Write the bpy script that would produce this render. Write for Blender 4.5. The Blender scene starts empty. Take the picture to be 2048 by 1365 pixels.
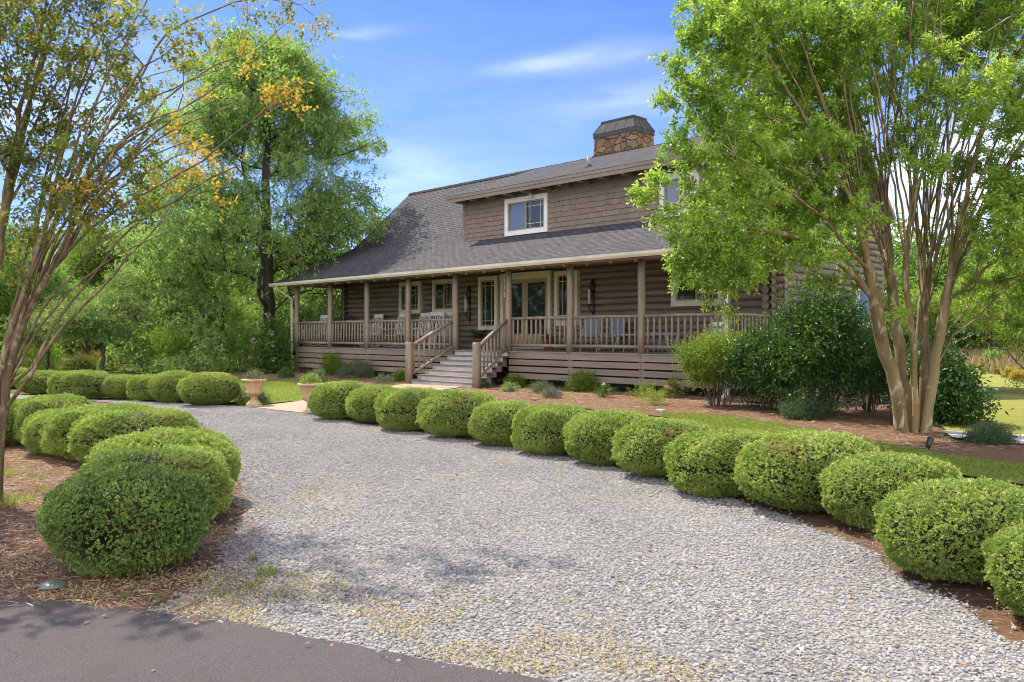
import bpy, bmesh, math, random
import numpy as np
from mathutils import Vector, Matrix, noise
from mathutils.geometry import delaunay_2d_cdt
R = math.radians
rng = np.random.default_rng(7)
random.seed(7)
SC = bpy.context.scene
COL = SC.collection
F, CH = 1645.0, 1.65            # focal length in photo pixels, eye height
SUN_AZ, SUN_EL = R(-42), R(55)

# ------------------------------------------------------------------ helpers
def gz(x, y):
    t = np.clip((np.asarray(x + y) - 12.0) / 9.0, 0, 1)
    return .12 * t * t * (3 - 2 * t)

def G(u, v):                    # ground point seen at photo pixel u, v
    z = 0.0
    for _ in range(8):
        Y = F * (CH - z) / (v - 670.0); X = (u - 1024) / F * Y; z = float(gz(X, Y))
    return Vector((X, Y, z))

def AT(u, v, Y):
    return Vector(((u - 1024) / F * Y, Y, CH + (670 - v) / F * Y))

def tag(o, label=None, cat=None, group=None, kind=None):
    if label: o['label'] = label
    if cat: o['category'] = cat
    if group: o['group'] = group
    if kind: o['kind'] = kind
    return o

def empty(name, loc=(0, 0, 0), rz=0):
    o = bpy.data.objects.new(name, None); COL.objects.link(o)
    o.location = loc; o.rotation_euler = (0, 0, rz); o.empty_display_size = .1
    return o

def link(name, me, parent=None, loc=None, rz=None):
    o = bpy.data.objects.new(name, me); COL.objects.link(o)
    if parent: o.parent = parent
    if loc is not None: o.location = loc
    if rz is not None: o.rotation_euler = (0, 0, rz)
    return o

def copy_tree(o, parent=None):
    c = o.copy(); COL.objects.link(c)
    if parent: c.parent = parent
    for ch in list(o.children): copy_tree(ch, c)
    return c

class MB:
    def __init__(s): s.v = []; s.f = []; s.m = []; s.uv = None; s.sm = []
    def face(s, pts, m=0, sm=False):
        i = len(s.v); s.v += [tuple(p) for p in pts]; s.f.append(tuple(range(i, i + len(pts)))); s.m.append(m); s.sm.append(sm)
    def box(s, lo, hi, m=0, M=None):
        x0, y0, z0 = lo; x1, y1, z1 = hi
        c = [(x0,y0,z0),(x1,y0,z0),(x1,y1,z0),(x0,y1,z0),(x0,y0,z1),(x1,y0,z1),(x1,y1,z1),(x0,y1,z1)]
        if M is not None: c = [tuple(M @ Vector(p)) for p in c]
        i = len(s.v); s.v += c
        for q in ((0,3,2,1),(4,5,6,7),(0,1,5,4),(1,2,6,5),(2,3,7,6),(3,0,4,7)):
            s.f.append(tuple(i + k for k in q)); s.m.append(m); s.sm.append(False)
    def tube(s, pts, rad, n=8, m=0, cap=True, sm=True):
        pts = [Vector(p) for p in pts]
        if not hasattr(rad, '__len__'): rad = [rad] * len(pts)
        d = (pts[1] - pts[0]).normalized()
        a = d.orthogonal().normalized()
        base = len(s.v)
        for k, p in enumerate(pts):
            if k < len(pts) - 1: t = (pts[k+1] - p)
            else: t = p - pts[k-1]
            if 0 < k < len(pts) - 1: t = (pts[k+1] - p).normalized() + (p - pts[k-1]).normalized()
            if t.length < 1e-9: t = d
            t = t.normalized()
            a = (a - t * a.dot(t))
            if a.length < 1e-6: a = t.orthogonal()
            a.normalize(); b = t.cross(a)
            for j in range(n):
                an = 2 * math.pi * j / n
                s.v.append(tuple(p + (a * math.cos(an) + b * math.sin(an)) * rad[k]))
        for k in range(len(pts) - 1):
            for j in range(n):
                j2 = (j + 1) % n
                s.f.append((base+k*n+j, base+k*n+j2, base+(k+1)*n+j2, base+(k+1)*n+j)); s.m.append(m); s.sm.append(sm)
        if cap:
            s.f.append(tuple(base + j for j in range(n))[::-1]); s.m.append(m); s.sm.append(False)
            e = base + (len(pts)-1)*n
            s.f.append(tuple(e + j for j in range(n))); s.m.append(m); s.sm.append(False)
    def lathe(s, prof, n=24, m=0, c=(0,0,0), flute=0, fl=(0,0)):
        base = len(s.v)
        for r, z in prof:
            for j in range(n):
                an = 2*math.pi*j/n
                rr = r
                if flute and fl[0] <= z <= fl[1]: rr = r * (1 + .05*math.cos(flute*an))
                s.v.append((c[0]+rr*math.cos(an), c[1]+rr*math.sin(an), c[2]+z))
        for k in range(len(prof)-1):
            for j in range(n):
                j2=(j+1)%n
                s.f.append((base+k*n+j, base+k*n+j2, base+(k+1)*n+j2, base+(k+1)*n+j)); s.m.append(m); s.sm.append(True)
    def ball(s, c, r, m=0, n=8, h=6, sq=1.0):
        prof = [(max(.0005, r*math.sin(math.pi*k/h)), -r*sq*math.cos(math.pi*k/h)) for k in range(h+1)]
        s.lathe(prof, n, m, c)
    def mesh(s, name, mats):
        me = bpy.data.meshes.new(name)
        me.from_pydata(s.v, [], s.f)
        for mt in (mats if isinstance(mats, (list, tuple)) else [mats]): me.materials.append(mt)
        me.polygons.foreach_set('material_index', s.m)
        me.polygons.foreach_set('use_smooth', s.sm)
        me.update()
        return me
    def build(s, name, mats, parent=None, loc=None, rz=None):
        return link(name, s.mesh(name, mats), parent, loc, rz)

def mesh_np(name, V, quads, mats, tint=None, smooth=False, mi=None):
    me = bpy.data.meshes.new(name)
    nv, nf = len(V), len(quads); k = quads.shape[1]
    me.vertices.add(nv); me.vertices.foreach_set('co', np.ascontiguousarray(V, dtype=np.float32).ravel())
    me.loops.add(nf * k); me.loops.foreach_set('vertex_index', np.ascontiguousarray(quads, dtype=np.int32).ravel())
    me.polygons.add(nf); me.polygons.foreach_set('loop_start', np.arange(nf, dtype=np.int32) * k)
    for mt in mats: me.materials.append(mt)
    if mi is not None: me.polygons.foreach_set('material_index', mi.astype(np.int32))
    me.polygons.foreach_set('use_smooth', np.full(nf, smooth))
    me.update(calc_edges=True); me.validate()
    if tint is not None:
        at = me.attributes.new('tint', 'FLOAT', 'FACE'); at.data.foreach_set('value', tint.astype(np.float32))
    return me

def nrm(a): return a / np.maximum(np.linalg.norm(a, axis=-1, keepdims=True), 1e-9)

def leaf_arrays(P, D, N, L, W, fold=.18, mid=.42):
    D = nrm(D); S = nrm(np.cross(D, N)); N2 = np.cross(S, D)
    L = np.broadcast_to(L, (len(P),))[:, None]; W = np.broadcast_to(W, (len(P),))[:, None]
    b = P; t = P + D * L - N2 * L * .12
    m = P + D * L * mid + N2 * W * fold
    a1 = m + S * W * .5; a2 = m - S * W * .5
    V = np.stack([b, a1, t, a2], 1).reshape(-1, 3)
    Q = np.arange(len(P) * 4).reshape(-1, 4)
    return V, Q

def join_arrays(parts):
    V = []; Q = []; T = []; M = []; o = 0
    for v, q, t, m in parts:
        V.append(v); Q.append(q + o); T.append(t); M.append(np.full(len(q), m)); o += len(v)
    return np.concatenate(V), np.concatenate(Q), np.concatenate(T), np.concatenate(M)

# ------------------------------------------------------------------ materials
class NT:
    def __init__(s, name):
        s.mat = bpy.data.materials.new(name); s.mat.use_nodes = True
        s.t = s.mat.node_tree; s.t.nodes.clear(); s.out = s.n('ShaderNodeOutputMaterial')
    def n(s, typ, **kw):
        x = s.t.nodes.new(typ)
        for k, v in kw.items(): setattr(x, k, v)
        return x
    def l(s, a, b): s.t.links.new(a, b)
    def coord(s, kind='Object', scale=(1,1,1), rot=(0,0,0)):
        c = s.n('ShaderNodeTexCoord'); m = s.n('ShaderNodeMapping'); m.inputs['Scale'].default_value = scale; m.inputs['Rotation'].default_value = rot
        s.l(c.outputs[kind], m.inputs[0]); return m.outputs[0]
    def noise(s, co, scale, detail=4, rough=.55, dist=0):
        x = s.n('ShaderNodeTexNoise'); x.inputs['Scale'].default_value = scale; x.inputs['Detail'].default_value = detail
        x.inputs['Roughness'].default_value = rough; x.inputs['Distortion'].default_value = dist
        s.l(co, x.inputs['Vector']); return x.outputs['Fac']
    def ramp(s, fac, stops, interp='LINEAR'):
        x = s.n('ShaderNodeValToRGB'); x.color_ramp.interpolation = interp
        el = x.color_ramp.elements
        while len(el) > 2: el.remove(el[-1])
        while len(el) < len(stops): el.new(.5)
        for e, (p, c) in zip(el, stops): e.position = p; e.color = (*c, 1) if len(c) == 3 else c
        s.l(fac, x.inputs[0]); return x.outputs[0]
    def mix(s, f, a, b, mode='MIX'):
        x = s.n('ShaderNodeMix', data_type='RGBA', blend_type=mode)
        for sock, val in ((0, f), (6, a), (7, b)):
            if hasattr(val, 'links'): s.l(val, x.inputs[sock])
            elif isinstance(val, (int, float)): x.inputs[sock].default_value = val
            else: x.inputs[sock].default_value = (*val, 1)
        return x.outputs[2]
    def math(s, op, a, b=0.0):
        x = s.n('ShaderNodeMath', operation=op)
        for i, val in enumerate((a, b)):
            if hasattr(val, 'links'): s.l(val, x.inputs[i])
            else: x.inputs[i].default_value = val
        return x.outputs[0]
    def bump(s, h, strength=.5, dist=.02):
        b = s.n('ShaderNodeBump'); b.inputs['Strength'].default_value = strength; b.inputs['Distance'].default_value = dist
        s.l(h, b.inputs['Height']); return b.outputs[0]
    def pbr(s, col, rough=.7, spec=.4, normal=None, metal=0, trans=None):
        p = s.n('ShaderNodeBsdfPrincipled')
        if hasattr(col, 'links'): s.l(col, p.inputs['Base Color'])
        else: p.inputs['Base Color'].default_value = (*col, 1)
        if hasattr(rough, 'links'): s.l(rough, p.inputs['Roughness'])
        else: p.inputs['Roughness'].default_value = rough
        p.inputs['Specular IOR Level'].default_value = spec; p.inputs['Metallic'].default_value = metal
        if normal is not None: s.l(normal, p.inputs['Normal'])
        if trans is not None:
            tr = s.n('ShaderNodeBsdfTranslucent'); s.l(trans[0], tr.inputs[0])
            mx = s.n('ShaderNodeMixShader'); mx.inputs[0].default_value = trans[1]
            s.l(p.outputs[0], mx.inputs[1]); s.l(tr.outputs[0], mx.inputs[2]); s.l(mx.outputs[0], s.out.inputs[0])
        else: s.l(p.outputs[0], s.out.inputs[0])
        return s.mat

def leaf_mat(name, stops, trans=.35, rough=.4, spec=.45, tmul=(1.25, 1.35, .7)):
    t = NT(name); a = t.n('ShaderNodeAttribute', attribute_name='tint')
    c = t.ramp(a.outputs['Fac'], stops)
    tc = t.mix(1.0, c, tmul, 'MULTIPLY')
    return t.pbr(c, rough, spec, trans=(tc, trans))

def paint_mat(name, col, var=.12, rough=.6, scale=3, stretch=(1,1,1), bump=.15, streak=True, spec=.3):
    t = NT(name); co = t.coord('Object', stretch)
    n1 = t.noise(co, scale, 5, .6); n2 = t.noise(co, scale*14, 3, .6)
    lo = tuple(c*(1-var*1.6) for c in col); hi = tuple(min(1, c*(1+var)) for c in col)
    c = t.ramp(n1, [(.3, lo), (.7, hi)])
    c = t.mix(t.math('MULTIPLY', n2, .25), c, tuple(k*.75 for k in col))
    return t.pbr(c, rough, spec, t.bump(n2, bump, .01))

def plain(name, col, rough=.6, spec=.4, metal=0): return NT(name).pbr(col, rough, spec, metal=metal)

M = {}
M['log'] = paint_mat('stained_log', (.225,.18,.135), .3, .5, 1.2, (.35,.35,6), .3)
M['post'] = paint_mat('stained_post', (.255,.205,.155), .18, .5, 3, (3,3,.5), .25)
M['board'] = paint_mat('stained_board', (.255,.2,.158), .16, .6, 1.1, (.5,1,5), .2)
M['shake'] = None
M['cream'] = paint_mat('cream_trim', (.68,.64,.47), .07, .5, 2, bump=.06)
M['white'] = paint_mat('white_trim', (.78,.77,.74), .05, .5, 2, bump=.06)
M['gutter'] = paint_mat('gutter_paint', (.62,.58,.45), .1, .35, 2, bump=.03, spec=.5)
M['riser'] = paint_mat('white_riser', (.5,.49,.48), .14, .55, 3, bump=.1)
M['tread'] = paint_mat('grey_brown_tread', (.21,.17,.14), .2, .6, 2, (.6,4,1))
M['deck'] = paint_mat('grey_deck', (.24,.22,.2), .2, .5, 2, (.5,5,1))
M['sash'] = paint_mat('tan_sash', (.32,.27,.19), .1, .5, 3, bump=.05)
M['doorwood'] = paint_mat('tan_door', (.36,.28,.18), .12, .45, 2, (3,3,.6), .1)
M['bronze'] = plain('dark_bronze', (.06,.052,.048), .75, .15)
M['capmetal'] = paint_mat('bronze_metal', (.085,.085,.088), .18, .9, 2.5, (1,1,.5), .05, spec=.02)
M['ridge'] = plain('ridge_shingle', (.022,.021,.022), .9, .1)
M['black'] = plain('black_iron', (.02,.02,.022), .5)
M['candle'] = plain('candle_wax', (.6,.58,.5), .5)
M['grey_plastic'] = plain('slate_fabric', (.16,.2,.24), .7)
M['whitewood'] = paint_mat('white_painted_wood', (.7,.7,.69), .1, .55, 6, bump=.1)
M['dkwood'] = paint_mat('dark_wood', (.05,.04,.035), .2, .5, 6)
M['terracotta'] = paint_mat('terracotta', (.4,.2,.1), .18, .8, 5)
M['blue_paint'] = plain('pale_blue_paint', (.42,.5,.56), .5)
M['soil'] = paint_mat('potting_soil', (.05,.035,.025), .3, .95, 8)

def glass(name, base, rough=.03):
    t = NT(name); return t.pbr(base, rough, .9)
M['pane'] = glass('window_glass', (.018,.02,.02))
M['pane_curtain'] = glass('curtained_glass', (.12,.14,.19), .06)

def shingle_mat():
    t = NT('roof_shingle'); c = t.n('ShaderNodeTexCoord')
    br = t.n('ShaderNodeTexBrick'); br.offset = .37; br.squash = 1.0
    nv = t.noise(c.outputs['UV'], 2.1, 3)
    ad = t.n('ShaderNodeVectorMath', operation='MULTIPLY_ADD')
    cb = t.n('ShaderNodeCombineXYZ'); t.l(nv, cb.inputs[0]); t.l(nv, cb.inputs[1])
    t.l(cb.outputs[0], ad.inputs[0]); ad.inputs[1].default_value = (.12,.035,0); t.l(c.outputs['UV'], ad.inputs[2])
    t.l(ad.outputs[0], br.inputs['Vector'])
    br.inputs['Scale'].default_value = 1; br.inputs['Mortar Size'].default_value = .017; br.inputs['Mortar Smooth'].default_value = .3
    br.inputs['Bias'].default_value = 0; br.inputs['Brick Width'].default_value = .31; br.inputs['Row Height'].default_value = .14
    br.inputs['Color1'].default_value = (.112,.109,.114,1); br.inputs['Color2'].default_value = (.062,.061,.066,1); br.inputs['Mortar'].default_value = (.012,.012,.014,1)
    n2 = t.noise(c.outputs['UV'], 60, 3, .7); n3 = t.noise(c.outputs['UV'], .5, 4)
    n4 = t.noise(t.coord('UV', (1,6,1)), 2.2, 3)
    col = t.mix(t.math('MULTIPLY', n2, .5), br.outputs[0], (.115,.113,.118))
    col = t.mix(t.ramp(n3, [(.35,(0,0,0)),(.7,(.4,.4,.4))]), col, (.07,.068,.073))
    col = t.mix(t.ramp(n4, [(.45,(0,0,0)),(.75,(.35,.35,.35))]), col, (.122,.119,.12))
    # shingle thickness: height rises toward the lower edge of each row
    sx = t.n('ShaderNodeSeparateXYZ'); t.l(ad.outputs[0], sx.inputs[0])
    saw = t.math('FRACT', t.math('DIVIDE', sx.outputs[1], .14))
    col = t.mix(t.ramp(saw, [(.0,(.55,.55,.55)),(.16,(0,0,0))]), col, (.02,.02,.022))  # row shadow lines painted into the colour along each lower edge
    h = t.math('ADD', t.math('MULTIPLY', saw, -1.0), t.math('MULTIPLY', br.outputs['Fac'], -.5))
    h = t.math('ADD', h, t.math('MULTIPLY', n2, .25))
    return t.pbr(col, .95, .02, t.bump(h, .8, .025))
M['shingle'] = shingle_mat()

def shake_mat():
    t = NT('cedar_shake'); g = t.n('ShaderNodeAttribute', attribute_name='tint')
    co = t.coord('Object', (6,6,.7)); n = t.noise(co, 6, 4, .6)
    c = t.ramp(g.outputs['Fac'], [(0,(.225,.17,.14)),(1,(.285,.218,.178))])
    c = t.mix(t.math('MULTIPLY', n, .45), c, (.15,.115,.095))
    return t.pbr(c, .75, .25, t.bump(n, .5, .01))
M['shake'] = shake_mat()

def stone_mat():
    t = NT('fieldstone'); co = t.coord('Object', (1,1,1.35)); 
    w = t.n('ShaderNodeTexNoise'); w.inputs['Scale'].default_value = 3; t.l(co, w.inputs['Vector'])
    ad = t.n('ShaderNodeVectorMath', operation='MULTIPLY_ADD'); t.l(w.outputs['Color'], ad.inputs[0]); ad.inputs[1].default_value = (.22,.22,.22); t.l(co, ad.inputs[2])
    v = t.n('ShaderNodeTexVoronoi', feature='DISTANCE_TO_EDGE'); v.inputs['Scale'].default_value = 3.0; t.l(ad.outputs[0], v.inputs['Vector'])
    v2 = t.n('ShaderNodeTexVoronoi', feature='F1'); v2.inputs['Scale'].default_value = 3.0; t.l(ad.outputs[0], v2.inputs['Vector'])
    s = t.n('ShaderNodeSeparateColor'); t.l(v2.outputs['Color'], s.inputs[0])
    c = t.ramp(s.outputs[0], [(0,(.13,.06,.03)),(.35,(.22,.115,.055)),(.65,(.2,.14,.09)),(1,(.28,.18,.1))])
    n = t.noise(co, 9, 5, .65); c = t.mix(t.math('MULTIPLY', n, .6), c, (.17,.12,.08))
    e = t.ramp(v.outputs['Distance'], [(.0,(0,0,0)),(.06,(1,1,1))])
    c = t.mix(e, (.06,.045,.035), c)
    h = t.math('ADD', e, t.math('MULTIPLY', n, .5))
    return t.pbr(c, .85, .2, t.bump(h, .9, .05))
M['stone'] = stone_mat()

def bark_mat(name, a, b, scale=3, stretch=(1,1,.25), c3=None, bump=.3):
    t = NT(name); co = t.coord('Object', stretch)
    n = t.noise(co, scale, 5, .6, .6); n2 = t.noise(co, scale*7, 4, .6)
    c = t.ramp(n, [(.32,a),(.5,tuple((x+y)/2 for x,y in zip(a,b))),(.68,b)])
    if c3:
        n3 = t.noise(t.coord('Object', (1,1,.5)), scale*1.3, 3, .5, 1.2)
        c = t.mix(t.ramp(n3, [(.55,(0,0,0)),(.66,(1,1,1))]), c, c3)
    return t.pbr(c, .7, .25, t.bump(t.math('ADD', n, t.math('MULTIPLY', n2, .4)), bump, .02))
M['bark_myrtle'] = bark_mat('myrtle_bark', (.12,.085,.036), (.25,.188,.092), 5, (1,1,.16), (.36,.3,.19), .5)
M['bark_left'] = bark_mat('myrtle_bark_brown', (.085,.058,.03), (.2,.14,.075), 6, (1,1,.2), (.3,.24,.155), .5)
M['bark_dark'] = bark_mat('dark_bark', (.035,.028,.022), (.085,.07,.055), 5, (1,1,.2), bump=.8)
M['twig'] = bark_mat('twig_bark', (.09,.06,.04), (.19,.14,.09), 6)

# leaves
M['lf_box'] = leaf_mat('boxwood_leaf', [(0,(.09,.155,.03)),(.4,(.215,.305,.06)),(.75,(.37,.45,.105)),(.93,(.56,.6,.25)),(1,(.36,.2,.09))], .36, .4, .5, (1.15,1.25,.7))
M['lf_boxdk'] = leaf_mat('boxwood_leaf_deep', [(0,(.065,.12,.027)),(.45,(.15,.24,.052)),(.8,(.27,.36,.09)),(1,(.45,.5,.2))], .36, .4, .5, (1.15,1.25,.7))
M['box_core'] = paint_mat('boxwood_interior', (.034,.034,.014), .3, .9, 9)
M['lf_rmyr'] = leaf_mat('spring_myrtle_leaf', [(0,(.1,.18,.03)),(.4,(.22,.345,.055)),(.75,(.38,.49,.095)),(1,(.56,.62,.19))], .52, .42, .4, (1.12,1.22,.7))
M['lf_lmyr'] = leaf_mat('bronze_myrtle_leaf', [(0,(.075,.11,.026)),(.4,(.17,.21,.042)),(.66,(.3,.3,.065)),(.8,(.5,.36,.08)),(1,(.6,.36,.09))], .5, .5, .25, (1.12,1.15,.6))
M['lf_oak'] = leaf_mat('oak_leaf', [(0,(.115,.19,.055)),(.5,(.23,.335,.095)),(1,(.42,.51,.19))], .52, .5, .3, (1.1,1.25,.75))
M['lf_bg'] = leaf_mat('woodland_leaf', [(0,(.07,.125,.026)),(.5,(.145,.23,.045)),(1,(.3,.39,.09))], .48, .5, .25, (1.15,1.25,.7))
M['lf_bgl'] = leaf_mat('pale_woodland_leaf', [(0,(.13,.21,.035)),(.5,(.25,.36,.06)),(1,(.44,.52,.13))], .5, .5, .25, (1.15,1.25,.7))
M['lf_dog'] = leaf_mat('dogwood_leaf', [(0,(.08,.135,.035)),(.6,(.16,.235,.06)),(.85,(.32,.37,.15)),(1,(.58,.57,.38))], .35, .5, .3)
M['lf_dark'] = leaf_mat('dark_shrub_leaf', [(0,(.024,.06,.014)),(.5,(.05,.115,.022)),(.9,(.095,.18,.035)),(1,(.22,.31,.07))], .3, .42, .32)
M['lf_nand'] = leaf_mat('nandina_leaf', [(0,(0.075,0.14,0.018)),(.5,(0.15,0.238,0.03)),(.85,(0.3,0.35,0.06)),(1,(0.45,0.266,0.072))], 0.42, 0.45, 0.3)
M['lf_grey'] = leaf_mat('lavender_leaf', [(0,(.06,.1,.05)),(.5,(.1,.15,.07)),(1,(.19,.24,.13))], .25, .6, .2)
M['lf_fresh'] = leaf_mat('fresh_green_leaf', [(0,(0.065,0.132,0.011)),(.5,(0.143,0.24,0.022)),(1,(0.26,0.348,0.044))], 0.42, 0.5, 0.25)
M['lf_pale'] = leaf_mat('variegated_leaf', [(0,(.1,.15,.05)),(.5,(.24,.3,.14)),(1,(.5,.52,.34))], .3, .5, .3)
M['lf_fern'] = leaf_mat('fern_frond', [(0,(.015,.045,.01)),(.6,(.04,.09,.018)),(1,(.08,.14,.03))], .3, .45, .4)
M['lf_yel'] = leaf_mat('golden_shrub_leaf', [(0,(.2,.19,.03)),(.5,(.4,.32,.05)),(1,(.55,.42,.07))], .35, .5, .3)
M['lf_rosy'] = leaf_mat('red_tipped_leaf', [(0,(.06,.1,.02)),(.5,(.15,.19,.04)),(.75,(.3,.2,.06)),(1,(.4,.14,.06))], .35, .4, .4)
M['fl_pink'] = leaf_mat('pink_petal', [(0,(.55,.12,.16)),(.5,(.7,.25,.27)),(1,(.8,.5,.48))], .3, .5, .3, (1.1,1,1))
M['fl_purple'] = leaf_mat('purple_petal', [(0,(.2,.13,.4)),(.5,(.32,.22,.55)),(1,(.5,.42,.7))], .3, .5, .3, (1.1,1,1))
M['fl_white'] = leaf_mat('cream_petal', [(0,(.5,.42,.36)),(.5,(.7,.62,.52)),(1,(.8,.78,.7))], .3, .5, .3, (1.1,1,1))
M['fl_hyd'] = leaf_mat('faded_hydrangea_petal', [(0,(.3,.2,.16)),(.5,(.45,.33,.27)),(1,(.55,.46,.38))], .25, .6, .2, (1,1,.9))
M['lf_grass'] = leaf_mat('grass_blade', [(0,(.08,.13,.02)),(.5,(.18,.24,.04)),(1,(.33,.37,.09))], .4, .55, .2)
M['lf_dry'] = leaf_mat('dry_grass_blade', [(0,(.16,.12,.06)),(.5,(.3,.21,.11)),(.8,(.38,.28,.17)),(1,(.2,.24,.07))], .3, .6, .2, (1.1,1,.8))
M['needle'] = leaf_mat('pine_needle', [(0,(.15,.085,.05)),(.5,(.33,.205,.125)),(.85,(.5,.36,.24)),(1,(.62,.52,.4))], .15, .6, .2, (1,1,.9))
M['weed'] = leaf_mat('yellow_weed_leaf', [(0,(.3,.25,.11)),(.4,(.46,.36,.18)),(.85,(.58,.46,.27)),(1,(.22,.28,.06))], .3, .6, .2, (1.1,1,.7))
M['deadleaf'] = leaf_mat('fallen_leaf', [(0,(.12,.06,.03)),(.5,(.26,.13,.06)),(1,(.4,.2,.09))], .2, .6, .3, (1,1,.9))

# ------------------------------------------------------------------ plants
def rand_dir(n):
    return nrm(rng.normal(size=(n, 3)))

def rosettes(P, Nrm, k, L, spread=.9, jit=.25):
    """k leaves round each point, fanning out about its normal"""
    n = len(P)
    ref = np.where(np.abs(Nrm[:, 2:3]) < .9, [[0, 0, 1.]], [[1., 0, 0]])
    A = nrm(np.cross(Nrm, ref)); B = np.cross(Nrm, A)
    an = (np.arange(k)[None] * 2.399 + rng.uniform(0, 6.28, (n, 1)))[..., None]
    tilt = rng.uniform(.35, 1.0, (n, k, 1)) * spread
    D = Nrm[:, None] * np.cos(tilt) + (A[:, None]*np.cos(an) + B[:, None]*np.sin(an)) * np.sin(tilt)
    D = D + rng.normal(size=D.shape) * jit * .5
    Pn = P[:, None] + Nrm[:, None] * rng.uniform(-.3, .6, (n, k, 1)) * L + rng.normal(size=D.shape) * L * .2
    N = nrm(np.broadcast_to(Nrm[:, None], D.shape) + rng.normal(size=D.shape) * .35)
    return Pn.reshape(-1, 3), D.reshape(-1, 3), N.reshape(-1, 3)

def shoots(T, out, ns, slen, k, rc, up=.25, rand=.7, droop=0.0):
    """leafy shoots: ns per cluster centre, k leaves along each"""
    n = len(T)
    O = T[:, None] + rng.normal(size=(n, ns, 3)) * rc
    D = nrm(out[:, None] * .6 + rng.normal(size=(n, ns, 3)) * rand + np.array([0, 0, up]))
    ln = slen * rng.uniform(.6, 1.3, (n, ns, 1, 1))
    s = (np.arange(k) + .5) / k
    Pp = O[:, :, None] + D[:, :, None] * (s[None, None, :, None] * ln)
    Pp[..., 2] -= droop * (s[None, None] ** 2) * ln[..., 0]
    ref = nrm(rng.normal(size=(n, ns, 1, 3)))
    A = nrm(np.cross(D[:, :, None], ref)); B = np.cross(D[:, :, None], A)
    an = (np.arange(k) * 2.4)[None, None, :, None] + rng.uniform(0, 6.28, (n, ns, 1, 1))
    side = A * np.cos(an) + B * np.sin(an)
    LD = nrm(D[:, :, None] * .55 + side * .8 + rng.normal(size=Pp.shape) * .2 + np.array([0, 0, -droop*.6]))
    N = nrm(np.array([0, 0, 1.]) + side * .2 + rng.normal(size=Pp.shape) * .45)
    sh = rng.normal(0, 1, (n, ns, 1))
    tint = np.broadcast_to(sh, (n, ns, k)) * .14 + rng.normal(0, .1, (n, ns, k)) + s * .22
    return Pp.reshape(-1, 3), LD.reshape(-1, 3), N.reshape(-1, 3), tint.reshape(-1)

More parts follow.
